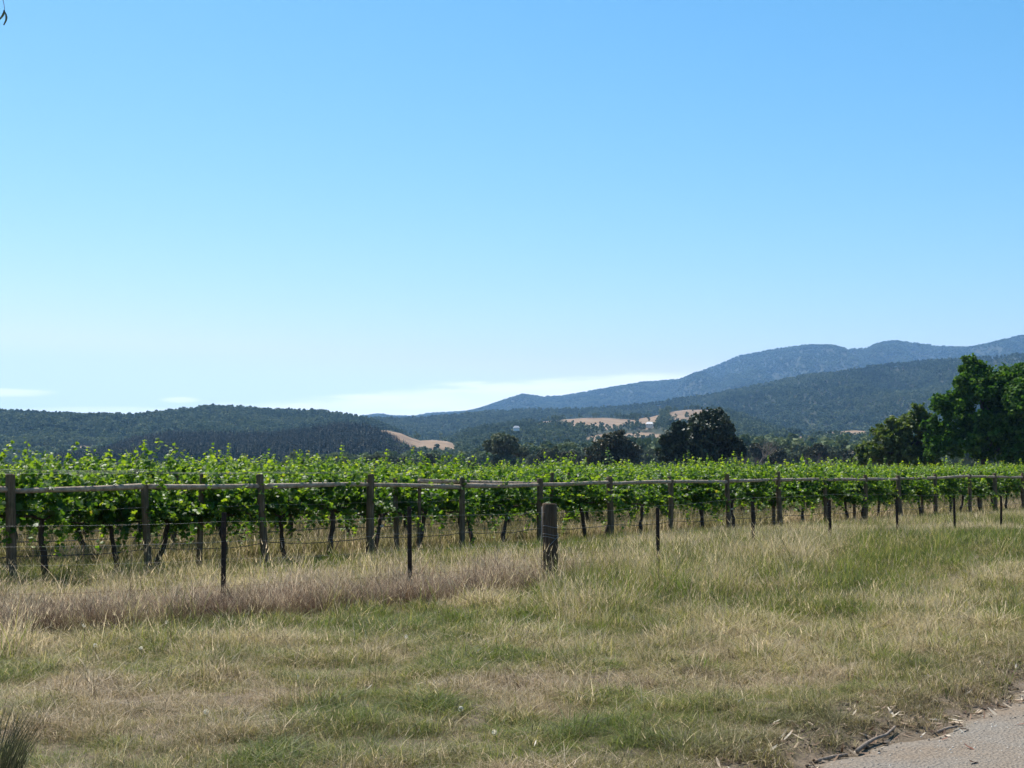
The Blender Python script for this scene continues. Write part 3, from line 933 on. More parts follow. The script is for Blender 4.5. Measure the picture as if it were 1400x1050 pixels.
# very dark broad tree
t4, c4 = tree_meshes(10.5, [(1.2, 0, 6.9, 3.4, 3.2, 3.0), (2.0, 0, 8.6, 1.9, 2, 1.6), (-2.6, 0, 5.5, 2.9, 3, 2.6), (-4.6, 0, 3.8, 1.9, 2.2, 1.8), (4.2, 0, 4.8, 2.2, 2.4, 2.2), (0, 0, 3.2, 4.6, 3.4, 2.2), (-3.2, 0, 7.6, 1.4, 1.6, .9)], 26000, .34, M_treedark, M_darkbark, .45, sub=60, subr=.34)
X, Y = on(959, 190); tree('dark_tree', 'broad very dark tree behind the vines with two humps', X, Y, t4, c4, 0, 1.1)
t5, c5 = tree_meshes(9, [(0, 0, 5.4, 3.4, 3.2, 2.6), (-3, 0, 4.0, 2.4, 2.6, 2.2), (3.2, 0, 4.2, 2.5, 2.6, 2.2), (.6, 0, 7, 2.0, 2.1, 1.4), (0, 0, 3, 4.8, 3.4, 2.0)], 20000, .36, M_treebrown, M_darkbark, .4, sub=50, subr=.34)
X, Y = on(838, 262); tree('round_tree', 'round brownish green tree left of the broad dark tree', X, Y, t5, c5, 0, 1.18)
t6, c6 = tree_meshes(10.5, [(0, 0, 7.4, 3.2, 3.2, 2.8), (-2.4, 0, 5.4, 2.5, 2.6, 2.2), (2.6, 0, 5.2, 2.6, 2.6, 2.2), (0, 0, 3.2, 3.4, 3, 1.8)], 9000, .42, M_gum, M_gumbark, .35, sub=30, subr=.34)
X, Y = on(690, 318); tree('gum_tree', 'tall rounded grey-green gum tree standing above the vines at centre', X, Y, t6, c6, 0, 1.2)

# bare grey tree
b = MB()


def branch(p, d, L_, r, lev):
    q = p + d * L_
    mid = p.lerp(q, .5) + Vector((random.uniform(-.08, .08), random.uniform(-.08, .08), .05)) * L_
    b.tube([p, mid, q], [r, r * .8, r * .55], 5 if lev < 2 else 4, cap=False)
    if lev >= 5: return
    for i in range(3 if lev < 4 else 2):
        dd = (d + Vector((random.uniform(-.75, .75), random.uniform(-.75, .75), random.uniform(-.1, .5)))).normalized()
        branch(q, dd, L_ * random.uniform(.62, .82), r * .58, lev + 1)


branch(Vector((0, 0, -.2)), Vector((.03, 0, 1)), 2.4, .17, 0)
X, Y = on(1036, 205)
o = empty('bare_tree', (X, Y, 0)); tag(o, 'leafless grey tree just right of the broad dark tree', 'tree')
mobj('trunk', b.mesh('bare_branches', M_gumbark, False), o)

# line of grey gums across the valley floor: separate trees
gum_var = []
for i in range(6):
    hh = 10.5 + i * .5
    lb = [(0, 0, hh * .68, 3.0, 3.0, 2.6)] + [(rng.uniform(-2.6, 2.6), rng.uniform(-2, 2), hh * rng.uniform(.35, .8), rng.uniform(1.6, 2.6), 2.2, rng.uniform(1.4, 2.2)) for _ in range(5)]
    gum_var.append(tree_meshes(hh, lb, 7500, .40, M_gum if i % 3 else M_treebrown, M_gumbark, .3, sub=26, subr=.34))
gl = []
for i in range(58):
    px = 372 + i * 14.6 + random.uniform(-8, 8)
    if 655 < px < 725 or 895 < px < 1015: continue
    gl.append((px, random.uniform(335, 450)))
for i in range(8):
    gl.append((random.uniform(380, 640), random.uniform(380, 470)))
GLAB = rank_gums(gl)
for i, (px, Yd) in enumerate(gl):
    X, Y = on(px, Yd)
    top = float(np.interp(px, TOPX, TOPY)) + 1
    want = (HOR - top + random.uniform(-5, 5)) * Yd / FPX + 1.7
    tv_, cv_ = gum_var[i % 6]
    where = 'left of the tall rounded gum' if px < 690 else ('between the rounded gum and the broad dark tree' if px < 960 else 'right of the broad dark tree')
    tree('gum_tree', GLAB[i], X, Y, tv_, cv_, random.uniform(0, 6.28), want / 11.7, 'gum trees lining the valley floor, ' + where)

# ------------------------------------------------------------------ trellis, front line
def post_mesh(h, r, lean=(0, 0), mat=None, sides=12, below=.4, name='post'):
    mb = MB()
    pts = [(-lean[0] * .15, -lean[1] * .15, -below)]
    for q in (0, .25, .5, .75, .985):
        pts.append((lean[0] * q + random.uniform(-.004, .004), lean[1] * q, h * q))
    pts.append((lean[0], lean[1], h))
    rr = [r * 1.04, r * 1.03, r * 1.01, r, r * .98, r * .97, r * .86]
    mb.tube(pts, rr, sides, .035)
    return mb.mesh(name, mat)


trel = empty('trellis_rail_fence', (PP[1].x, PP[1].y, 0))
tag(trel, 'front line of round wooden posts joined by horizontal pole rails along the vines', 'trellis')
O = Vector((PP[1].x, PP[1].y, 0))
ptops = []
for i, (px, d, top, lean) in enumerate(POSTS):
    p = Vector((PP[i].x, PP[i].y, float(gz(PP[i].x, PP[i].y))))
    lx = lean / 1700 * d
    me = post_mesh(top - p.z, .068 + .008 * math.sin(i * 2.1), (lx, 0), M_post)
    o = mobj('post', me, trel); o.location = p - O
    ptops.append(Vector((p.x, p.y, 0)))
    if i == 2: o['label'] = 'shorter leaning post ending level with the rail'
for i in range(len(PP) - 1):
    a = Vector((PP[i].x, PP[i].y, RAILZ[i])); c = Vector((PP[i + 1].x, PP[i + 1].y, RAILZ[i + 1]))
    if i == 0: a.z = 1.52; c.z = 1.42
    if i == 1: a.z = 1.375; c.z = 1.445
    dd = (c - a).normalized()
    la, lb = POSTS[i][3] / 1700 * POSTS[i][1] * .88, POSTS[i + 1][3] / 1700 * POSTS[i + 1][1] * .88
    a = a + Vector((la, 0, 0)) + dd * .05; c = c + Vector((lb, 0, 0)) - dd * .05
    a.z += random.uniform(-.018, .018); c.z += random.uniform(-.018, .018)
    mb = MB(); n = 7
    pts = [a.lerp(c, t / n) + Vector((0, 0, .010 * math.sin(t / n * 4 + i * 1.7))) for t in range(n + 1)]
    mb.tube(pts, (lambda r0, r1: [r0 + (r1 - r0) * t / n + random.uniform(-.002, .002) for t in range(n + 1)])(*random.choice(((.052, .040), (.039, .050), (.047, .043)))), 10, .04)
    mobj('rail', mb.mesh('rail', M_rail), trel).location = -O
    # the piece of rail that stands behind the second row end
mb = MB()
a = at(573, 657.5, 24.98); c = at(737, 661.5, 27.72)
mb.tube([a, a.lerp(c, .5), c], [.044, .043, .041], 10, .04)
mobj('rail', mb.mesh('rail', M_rail), trel).location = -O
for q in (a,):
    me = post_mesh(q.z + .06, .035, (0, 0), M_post)
    mobj('post', me, trel).location = Vector((q.x, q.y + .09, 0)) - O


def wire_along(pts, z, r, sag=.02, off=(0, 0), jit=.0):
    mb = MB(); out = []
    for i in range(len(pts) - 1):
        a, c = pts[i], pts[i + 1]
        for t in range(5):
            q = t / 5
            out.append(Vector((a[0] + (c[0] - a[0]) * q + off[0], a[1] + (c[1] - a[1]) * q + off[1], z - sag * math.sin(q * math.pi) + random.uniform(-jit, jit))))
    out.append(Vector((pts[-1][0] + off[0], pts[-1][1] + off[1], z)))
    mb.tube(out, r, 4, cap=False)
    return mb


for z, r, m, off in ((.42, .007, M_drip, .06), (.50, .0018, M_wire, -.05), (1.10, .0016, M_wire, .06)):
    nm = 'drip_pipe' if m is M_drip else 'wire'
    w = wire_along([(p.x, p.y) for p in PP], z, r, .03 if nm == 'wire' else .05, (off * .6, off), .004 if nm == 'wire' else .012)
    mobj(nm, w.mesh(nm, m), trel).location = -O
# bundle of loose foliage wires clipped above the first posts
for dz in (0, .018, .035, -.02):
    w = wire_along([(PP[0].x, PP[0].y), (PP[1].x, PP[1].y), (PP[2].x, PP[2].y), (PP[3].x, PP[3].y), (PP[4].x, PP[4].y)][: 3 if dz > .01 else 5], 1.675 + dz, .0024, .015, (-.03, -.08 + dz), .004)
    mobj('wire', w.mesh('wire', M_wire), trel).location = -O

# ------------------------------------------------------------------ wire fence with pickets and strainer
fen = empty('wire_fence', (FENCE[4][0], FENCE[4][1], 0)); FO = Vector((FENCE[4][0], FENCE[4][1], 0))
tag(fen, 'low farm wire fence with dark steel pickets and one stout wooden strainer post', 'fence')
PTOP = [1.12, 1.12, 1.18, 1.20, 1.18, 1.09, 1.13, 1.10, 1.05, 1.03, 1.02, 1.0, 1.0]
for i, (x, y) in enumerate(FENCE):
    z0 = float(gz(x, y))
    if i == 4:
        me = post_mesh(PTOP[i] + .02 - z0, .114, (-.01, 0), M_strainer, 16, .5, 'strainer_post')
        o = mobj('strainer_post', me, fen); o.location = (0, 0, z0)
        o['label'] = 'stout round wooden strainer post with wire wrapped round it'
        for zz in (.82, .70, .66):
            mb = MB()
            ring = [Vector((math.cos(t) * .120, math.sin(t) * .120, zz + .015 * math.sin(t * 2))) for t in np.linspace(0, 6.283, 20)]
            mb.tube(ring, .004, 4, cap=False); mobj('wire_loop', mb.mesh('wire_loop', M_wire), o)
        mb = MB(); mb.tube([(-.125, -.03, 1.12), (-.13, -.05, .7), (-.135, -.04, .1)], .0045, 4); mobj('loose_wire', mb.mesh('loose_wire', M_wire), o)
        mb = MB(); mb.tube([(.12, -.07, .68), (0, -.135, .56), (-.12, -.08, .42)], .004, 4); mobj('loose_wire', mb.mesh('loose_wire', M_wire), o)
        continue
    h = PTOP[i] - z0
    mb = MB()   # star picket: three thin flanges
    tx, ty = random.uniform(-.03, .03), random.uniform(-.02, .02)
    for t in (R(90), R(210), R(330)):
        dx, dy = math.cos(t), math.sin(t); nxx, nyy = -dy * .004, dx * .004
        b0 = len(mb.v)
        for (zz, s) in ((-.3, 0), (h, 1)):
            for (q, w) in ((0, 1), (.033, 1), (.033, -1), (0, -1)):
                mb.v.append(Vector((dx * q + nxx * w + tx * s, dy * q + nyy * w + ty * s, zz)))
        for q in ((0, 1, 5, 4), (1, 2, 6, 5), (2, 3, 7, 6), (3, 0, 4, 7), (3, 2, 1, 0), (4, 5, 6, 7)):
            mb.f.append(tuple(b0 + a for a in q))
    o = mobj('steel_picket', mb.mesh('steel_picket', M_picket, False), fen); o.location = Vector((x, y, z0)) - FO
for z, r, m in ((1.06, .0012, M_wire), (.82, .0010, M_wire), (.6, .0009, M_wire), (.42, .001, M_rust), (.27, .002, M_rust)):
    w = wire_along(FENCE, z, r, .02, (0, -.02), .003)
    for i, v_ in enumerate(w.v):
        v_.z += .7 * float(gz(v_.x, v_.y)) * (1 if v_.x > 2 else .5)
    mobj('wire', w.mesh('wire', m), fen).location = -FO
# sagging mesh verticals between pickets at the left
for i in range(1, 4):
    a, c = FENCE[i], FENCE[i + 1]
    for t in (.2, .4, .6, .8):
        x = a[0] + (c[0] - a[0]) * t; y = a[1] + (c[1] - a[1]) * t - .02
        mb = MB(); mb.tube([(x, y, .1), (x + .01, y, .82)], .0018, 3); mobj('wire_stay', mb.mesh('wire_stay', M_rust), fen).location = -FO

# ------------------------------------------------------------------ vines
# lobed five-point leaf, folded at the midrib
vl = np.array([[0, -.30, 0], [.30, -.46, .03], [.52, -.12, -.03], [.34, .06, .03], [.44, .34, -.04], [.15, .28, .05], [0, .58, -.06],
               [-.15, .28, .05], [-.44, .34, -.04], [-.34, .06, .03], [-.52, -.12, -.03], [-.30, -.46, .03], [0, .05, .07]])
vf = np.array([[12, 0, 1], [12, 1, 2], [12, 2, 3], [12, 3, 4], [12, 4, 5], [12, 5, 6], [12, 6, 7], [12, 7, 8], [12, 8, 9], [12, 9, 10], [12, 10, 11], [12, 11, 0]])
vl2 = np.array([[0, -.4, 0], [.5, -.15, -.03], [.38, .35, 0], [0, .55, -.05], [-.38, .35, 0], [-.5, -.15, -.03]])
vf2 = np.array([[0, 1, 2], [0, 2, 3], [0, 3, 4], [0, 4, 5]])


def vine_foliage(width=1.45, dense=1.0, seed=0, low=False):
    """shoots grown from a cordon along local x; returns foliage mesh + canes mesh"""
    Lp, Nn, Sz, Rn = [], [], [], []
    canes = MB()
    ns = int(70 * dense)
    for s in range(ns):
        x0 = rng.uniform(-width / 2, width / 2)
        p = np.array([x0, rng.normal(0, .05), .98 + rng.normal(0, .06)])
        side = rng.choice([-1, 1])
        typ = rng.random()
        if typ < .47: d = np.array([rng.normal(0, .28), side * rng.uniform(.05, .5), 1.0]); Lh = rng.uniform(.5, 1.12)
        elif typ < .79: d = np.array([rng.normal(0, .4), side * rng.uniform(.5, 1.1), .55]); Lh = rng.uniform(.5, .9)
        else: d = np.array([rng.normal(0, .6), side * rng.uniform(.3, .9), .0]); Lh = rng.uniform(.4, 1.0)
        if rng.random() < .10: Lh *= 1.3
        d /= np.linalg.norm(d)
        n = int(Lh / .055); step = Lh / n
        g = rng.uniform(.35, 1.0) * (1.5 if typ > .79 else 1) if typ > .5 else rng.uniform(.05, .35)
        cp_ = [p.copy()]
        for i in range(n):
            t = i / n
            d = d + np.array([rng.normal(0, .07), rng.normal(0, .07), -g * .10 * (.4 + t * 1.6)])
            d /= np.linalg.norm(d)
            p = p + d * step
            cp_.append(p.copy())
            if i < 1: continue
            for rep in range(2 if rng.random() < .72 else 1):
                sz = (.122 - .07 * t ** 2) * rng.uniform(.7, 1.15)
                ph = rng.random() * 6.28
                off = np.array([math.cos(ph), math.sin(ph), rng.uniform(-.5, .4)]) * sz * .6
                Lp.append(p + off)
                Nn.append([off[0] * 3 + rng.normal() * .4, off[1] * 5 + rng.normal() * .4, rng.uniform(.1, .9)])
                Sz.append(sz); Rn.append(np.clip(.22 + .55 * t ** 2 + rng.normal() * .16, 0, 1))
        if s % 2 == 0:
            canes.tube([Vector(q) for q in cp_[::4] + [cp_[-1]]], .0035, 3, cap=False)
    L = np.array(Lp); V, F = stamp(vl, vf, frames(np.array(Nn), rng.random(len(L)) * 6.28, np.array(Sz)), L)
    return make_mesh('vine_foliage', V, F, M_vine, attrs={'rnd': np.repeat(Rn, len(vl))}), canes.mesh('vine_canes', M_shoot)


def vine_trunk(lean, width=1.4, thick=.042):
    mb = MB(); p = Vector((lean * 1.0, random.uniform(-.05, .05), -.12)); pts = [p.copy()]; rr = [thick * 1.5]
    n = 8
    for i in range(1, n + 1):
        t = i / n
        pts.append(Vector((lean * (1 - t) ** 1.3 + random.uniform(-.022, .022), p.y * (1 - t) + random.uniform(-.02, .02), -.12 + 1.06 * t)))
        rr.append(thick * (1.25 - .35 * t) * random.uniform(.85, 1.2))
    mb.tube(pts, rr, 8, .14)
    cords = MB()
    for sgn in (-1, 1):
        q = [pts[-1] + Vector((0, 0, -.03))]
        for i in range(1, 6):
            q.append(Vector((sgn * width / 2 * i / 5, random.uniform(-.02, .02), .96 + random.uniform(-.025, .03))))
        cords.tube(q, [thick * .75, thick * .65, thick * .55, thick * .5, thick * .42, thick * .3], 6, .15)
    return mb.mesh('vine_trunk', M_trunk), cords.mesh('vine_cordon', M_trunk)


FOL = [vine_foliage(random.uniform(.95, 1.45), random.uniform(.55, 1.08)) for _ in range(12)]
FOL_thin = [vine_foliage(1.4, .5) for _ in range(3)]
TRK = [vine_trunk(l) for l in (-.32, -.15, .05, .2, .34, -.05, .28, .12)]
guard_mesh = MB().tube([(0, 0, .66), (.005, 0, .70)], .046, 10).mesh('trunk_guard', M_tie)

# row lines
ROWD = 2.75
nrmL = []
for i in range(len(PP)):
    a = PP[max(i - 1, 0)]; c = PP[min(i + 1, len(PP) - 1)]; d = (c - a).normalized(); nrmL.append(Vector((-d.y, d.x)))
mean_n = Vector((-.745, .667)).normalized(); mean_d = Vector((mean_n.y, -mean_n.x))


def row_pt(k, s):
    """row k, s in units of post bays from post 0"""
    i = int(math.floor(s)); i = max(0, min(i, len(PP) - 2)); f = s - i
    base = PP[i].lerp(PP[i + 1], f) if True else None
    if s < 0: base = PP[0] + (PP[1] - PP[0]) * s
    if s > len(PP) - 1: base = PP[-1] + (PP[-1] - PP[-2]) * (s - len(PP) + 1)
    n = nrmL[i].lerp(mean_n, min(1, .4 * k)) if k else nrmL[i]
    return base + n * (.40 + ROWD * k)


rows = ['front', 'second', 'third', 'fourth', 'fifth', 'sixth', 'seventh', 'eighth', 'ninth', 'tenth', 'eleventh', 'twelfth']


def inview(p, m=60):
    return p.y > 3 and -m < px_of(p.x, p.y) < 1400 + m


vig = lambda p: float(fbm(p.x * .45 + 3, p.y * .45 + 9, 2))
cands = []
for k in range(0, 12):
    for q in range(-6, 160):
        s = .25 + q * .5 if k == 0 else .1 * k + q * .68
        if k == 0 and s > 17.6: break
        p = row_pt(k, s)
        if inview(p, 130) and p.y < 118:
            q2 = row_pt(k, s + .1)
            cands.append((p.length, k, s, p, math.atan2(q2.y - p.y, q2.x - p.x), q))
cands.sort(key=lambda c: c[0] + c[1] * 3.0)
indiv, rest = cands[:285], cands[285:]
print('vines', len(indiv), len(rest))
vlab = {}
for k in range(1, 12):
    l = [c for c in indiv if c[1] == k]
    for c, t in zip(l, rank_labels([px_of(c[3].x, c[3].y) for c in l], 'leafy ' + rows[k] + ' row grapevine')): vlab[id(c)] = t
for j, cnd in enumerate(indiv):
    dist, k, s, p, ang, q = cnd
    r = empty('grapevine', (p.x + random.uniform(-.06, .06), p.y + random.uniform(-.10, .08), float(gz(p.x, p.y)) + random.uniform(-.03, .03)), ang + (math.pi if random.random() < .5 else 0) + random.uniform(-.05, .05))
    sc_ = random.uniform(.9, 1.06); r.scale = (sc_, sc_ * random.uniform(.9, 1.15), sc_ * (.82 + .32 * vig(p) + random.uniform(-.03, .05)))
    if k: r.scale.x *= 1.28
    if k == 0:
        i = int(math.floor(s))
        if i < 1: lab = 'leafy vine at the left picture edge, before the first tall rail post'
        elif i >= 17: lab = 'leafy vine at the right picture edge, past the last rail post'
        else:
            lab = '%s front row vine of two between %s and %s rail posts from the left' % ('left' if s - i < .5 else 'right', ords[i - 1], ords[i])
        tag(r, lab, 'grapevine', 'grapevines in the front row')
    else:
        tag(r, vlab[id(cnd)], 'grapevine', 'grapevines in the %s row' % rows[k])
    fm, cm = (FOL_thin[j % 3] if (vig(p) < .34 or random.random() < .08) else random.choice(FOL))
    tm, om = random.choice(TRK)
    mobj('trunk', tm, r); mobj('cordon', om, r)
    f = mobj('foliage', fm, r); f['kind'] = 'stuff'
    if k < 3: mobj('canes', cm, r)['kind'] = 'stuff'
    if random.random() < .2 and k < 3: mobj('trunk_guard', guard_mesh, r)
# far vines beyond the countable ones
P = np.array([(c[3].x, c[3].y, 0) for c in rest]); n = len(P)
rot = np.stack([np.zeros(n), np.zeros(n), np.array([c[4] for c in rest])], -1)
scatter('far_vine_rows', P, rng.uniform(.95, 1.05, n), rot, rng.integers(0, 12, n), [f[0] for f in FOL], {'irnd': rng.random(n)}, 'mass of vine canopy in the rows far behind the rail line')

# row posts and wires for the rows behind
rp_mesh = [post_mesh(1.55 + .05 * i, .05, (.04 * (i - 1), 0), M_post, 8) for i in range(3)]
for k in range(1, 7):
    pts = [row_pt(k, s) for s in np.arange(-2 + .2 * k, 34, 1.62)]
    pts = [p for p in pts if inview(p, 120) and p.y < 75]
    if len(pts) < 2: continue
    tr = empty('trellis_row', (pts[0].x, pts[0].y, 0)); tag(tr, 'round posts and wires holding up the %s vine row' % rows[k], 'trellis', 'trellises of the rows behind')
    for j, p in enumerate(pts):
        mobj('post', rp_mesh[(j + k) % 3], tr).location = (p.x - pts[0].x, p.y - pts[0].y, 0)
    for z, m, r_ in ((.45, M_drip, .009), (1.0, M_wire, .003), (1.5, M_wire, .003)):
        w = wire_along([(p.x, p.y) for p in pts], z, r_, .03)
        nm = 'drip_pipe' if m is M_drip else 'wire'
        mobj(nm, w.mesh(nm, m), tr).location = (-pts[0].x, -pts[0].y, 0)
# intermediate posts within the front vine row (seen under the canopy)
tr = empty('trellis_row', (row_pt(0, .6).x, row_pt(0, .6).y, 0)); tag(tr, 'dark posts standing among the trunks of the front vine row', 'trellis', 'trellises of the rows behind')
for s in np.arange(.62, 17, 1.9):
    p = row_pt(0, s); p0 = row_pt(0, .6)
    mobj('post', rp_mesh[int(s * 7) % 3], tr).location = (p.x - p0.x, p.y - p0.y, 0)

# ------------------------------------------------------------------ grass
def tuft(n, rad, hmin, hmax, wid, bend, seg=3, seed_heads=0.0, upright=.3, name='tuft'):
    V, F, rn, hg = [], [], [], []
    for i in range(n):
        th = rng.random() * 6.283; rr = rad * math.sqrt(rng.random())
        x, y = math.cos(th) * rr, math.sin(th) * rr
        h = rng.uniform(hmin, hmax); az = rng.random() * 6.283
        tilt = rng.normal(0, upright); q = rng.random()
        dx, dy = math.cos(az), math.sin(az); w = wid * rng.uniform(.6, 1.3)
        wx, wy = -math.sin(az + rng.normal(0, .8)) * w, math.cos(az + rng.normal(0, .8)) * w
        b0 = len(V); be = bend * rng.uniform(.3, 1.6)
        for s in range(seg + 1):
            t = s / seg
            out = tilt * t * h + be * h * t * t
            zz = h * t * (1 - .35 * min(1, be) * t) - .02 * (s == 0)
            ww = (1 - t * .9) if s < seg else .12
            V.append((x + dx * out - wx * ww, y + dy * out - wy * ww, zz)); V.append((x + dx * out + wx * ww, y + dy * out + wy * ww, zz))
            rn += [q, q]; hg += [t, t]
        for s in range(seg):
            a = b0 + 2 * s; F.append((a, a + 1, a + 3)); F.append((a, a + 3, a + 2))
        if rng.random() < seed_heads:
            ex, ey, ez = V[-1]; b1 = len(V); L_ = rng.uniform(.04, .08); ww = .0032
            V += [(ex - ww, ey, ez - .01), (ex + ww, ey, ez - .01), (ex + dx * L_ * .5, ey + dy * L_ * .5, ez + L_ * .8), (ex, ey - ww, ez - .01), (ex, ey + ww, ez - .01)]
            rn += [.95] * 5; hg += [1] * 5
            F += [(b1, b1 + 1, b1 + 2), (b1 + 3, b1 + 4, b1 + 2)]
    return make_mesh(name, np.array(V), np.array(F), M_grass, attrs={'rnd': rn, 'hgt': hg})


G_short = [tuft(34, .13, .04, .13, .0030, .9, upright=.6, name='short_tuft') for _ in range(6)]
G_mid = [tuft(34, .14, .10, .25, .0032, .75, upright=.5, seed_heads=.10, name='mid_tuft') for _ in range(6)]
G_tall = [tuft(30, .14, .22, .50, .0030, .55, seg=4, seed_heads=.35, upright=.36, name='tall_tuft') for _ in range(6)]
G_mat = [tuft(40, .17, .05, .15, .0034, 2.0, seg=3, upright=1.2, name='thatch_tuft') for _ in range(4)]
G_far = [tuft(46, .28, .18, .42, .008, .4, seg=2, upright=.3, name='far_tuft') for _ in range(5)]
G_fars = [tuft(46, .28, .08, .20, .009, .4, seg=2, upright=.4, name='far_short_tuft') for _ in range(4)]
G_straw = [tuft(4, .14, .30, .62, .0026, 1.1, seg=6, seed_heads=.5, upright=.5, name='straw_stalks') for _ in range(5)]
ALLG = G_short + G_mid + G_tall + G_mat + G_far + G_fars + G_straw
OFS = {}
c = 0
for nm, g in (('short', G_short), ('mid', G_mid), ('tall', G_tall), ('mat', G_mat), ('far', G_far), ('fars', G_fars), ('straw', G_straw)):
    OFS[nm] = (c, len(g)); c += len(g)


def pick(nm, n):
    a, b_ = OFS[nm]; return a + rng.integers(0, b_, n)


def sample_frustum(y0, y1, dens, mpx=90):
    area = .5 * (y1 ** 2 - y0 ** 2) * (1400 + 2 * mpx) / FPX
    n = int(area * dens)
    y = np.sqrt(rng.random(n) * (y1 ** 2 - y0 ** 2) + y0 ** 2)
    x = (rng.uniform(-mpx, 1400 + mpx, n) - CX) / FPX * y
    return x, y


def along_edge0(n, e0, e1, t0=-2.5, t1=14, pw=1.0):
    t = rng.uniform(t0, t1, n); e = e0 + (e1 - e0) * rng.random(n) ** pw + edge_wob(t)
    p = RE[None] + RD[None] * t[:, None] + RN[None] * e[:, None]
    return p[:, 0], p[:, 1]


bx, by, bs, bv, bdry, bdead = [], [], [], [], [], []


def emit(x, y, s, v, dry, dead):  # dry and dead: straw and dead grass, plus painted shade
    bx.append(x); by.append(y); bs.append(s); bv.append(v); bdry.append(dry); bdead.append(dead)


def zone(x, y):
    """returns dryness, deadness (0..1) and height class value"""
    fs = fence_s(x, y); e = road_e(x, y) - edge_wob(road_t(x, y))
    big = fbm(x * .28 + 3, y * .28 + 8, 3); med = fbm(x * .9 + 30, y * .9, 3); fine = fbm(x * 2.7, y * 2.7 + 9, 2)
    # image-like coordinate of the point on the ground
    u_ = x / y
    dry = .44 + (big - .5) * 1.1 + (med - .5) * 1.5 + (fine - .5) * 1.1
    dry = dry + .35 * np.exp(-(((x - 4.0) / 1.9) ** 2 + ((y - 12.6) / 1.6) ** 2))
    green_belt = np.exp(-((fs - 2.2) / 2.3) ** 2) * sst(x, -4.5, -.5)
    dry = dry - .14 * green_belt
    dry = dry + .14 * sst(-fs, -.2, .8) - .20 * sst(-vine_s(x, y), -.4, .6)                              # beyond the fence: straw; past the rail line, vine shade painted into the colour
    strip = np.exp(-((vine_s(x, y) - .6) / .9) ** 2) * (1 - sst(x, 1, 5))
    dry = dry - .25 * strip * sst(-fs, .5, 2)
    under = np.exp(-((vine_s(x, y) + .45) / .45) ** 2)
    dry = dry - .30 * under * sst(fine, .35, .6)
    dry = dry + .16 * (1 - sst(y, 8.0, 11.5))
    wid = np.interp(x, [-7, -3.5, -1.4, .3, .9], [1.9, 1.35, 1.3, .9, .0])
    dead = (1 - sst(fs, wid - .55, wid + .35)) * sst(fs, -1.9, -.3) * (1 - sst(x, .5, 2.2))
    dead = np.clip(dead * (.55 + 1.3 * med + .5 * (fine - .5)), 0, 1)
    dead = np.maximum(dead, .55 * (1 - sst(e, .1, 1.2)))
    dead = np.maximum(dead, .6 * sst(med, .60, .72) * (1 - sst(y, 10, 13)))
    dead = np.maximum(dead, .42 * (1 - sst(y, 9.5, 13)) * sst(.6 * fine + .4 * med, .38, .62))
    return np.clip(dry, 0, 1), dead, fs, e, med, fine, big


# near
for (y0, y1, dens) in ((4.5, 9.5, 470), (9.5, 12.5, 340), (12.5, 15, 210), (15, 22, 110)):
    x, y = sample_frustum(y0, y1, dens)
    dry, dead, fs, e, med, fine, big = zone(x, y)
    keep = (e > -.10 + .32 * fine) & (vine_s(x, y) > -3) & (rng.random(len(x)) < .40 + .7 * sst(e, 0, .6)) & (rng.random(len(x)) > .42 * sst(med, .57, .70) * (1 - sst(y, 10, 14))) & (rng.random(len(x)) > .35 * (fbm(x * 5 + 11, y * 5, 2) < .36))
    x, y, dry, dead, fs, e, med, fine = [q[keep] for q in (x, y, dry, dead, fs, e, med, fine)]
    n = len(x); v = pick('short', n); r = rng.random(n)
    tallp = .45 * dead * (fs < 3) * (fs > -.6) * (y > 11) + .17 * np.exp(-((fs - 1.8) / 2.2) ** 2) * (x > .5) + .04 * (fs < 0)
    midp = (.12 + .40 * (fine > .55)) * (.4 + .6 * sst(y, 9.5, 12.5)) + .3 * (x > 3) * (y > 12)
    v = np.where(r < tallp, pick('tall', n), np.where(r < tallp + midp * (1 - tallp), pick('mid', n), v))
    v = np.where((rng.random(n) < .42 * (y < 14)) & (r > tallp), pick('mat', n), v)
    clump = fbm(x * 3.6 + 70, y * 3.6 + 20, 2)
    s = rng.uniform(.65, 1.15, n) * (1 - .35 * (1 - sst(e, 0, .8))) * (.62 + .75 * sst(clump, .35, .70))
    s = s * (.72 + .28 * sst(y, 7.5, 14.0)) * (1 + .08 * (y > 15)) * (1 - (.42 - .34 * sst(fbm(x * 1.9 + 31, y * 1.9, 3), .4, .62)) * dead * (y > 11))
    emit(x, y, s, v, dry + rng.normal(0, .14, n), dead)
    # straw stalks
    ns = int(n * .026); ii = rng.integers(0, n, ns)
    ii = ii[(e[ii] > 1.0)]
    emit(x[ii] + rng.normal(0, .1, len(ii)), y[ii] + rng.normal(0, .1, len(ii)), rng.uniform(.45, .95, len(ii)) * (.45 + .55 * sst(y[ii], 9, 15)), pick('straw', len(ii)), rng.uniform(.7, 1.1, len(ii)), np.zeros(len(ii)))
# ragged tussocks leaning over the road edge
x, y = along_edge0(900, .12, 1.1)
nd = fbm(x * 1.7 + 5, y * 1.7 + 2, 2); k_ = nd > .5
x, y = x[k_], y[k_]; n = len(x)
emit(x, y, rng.uniform(.5, .95, n), np.where(rng.random(n) < .5, pick('mid', n), pick('mat', n)), rng.uniform(.2, .75, n), rng.uniform(0, .3, n))
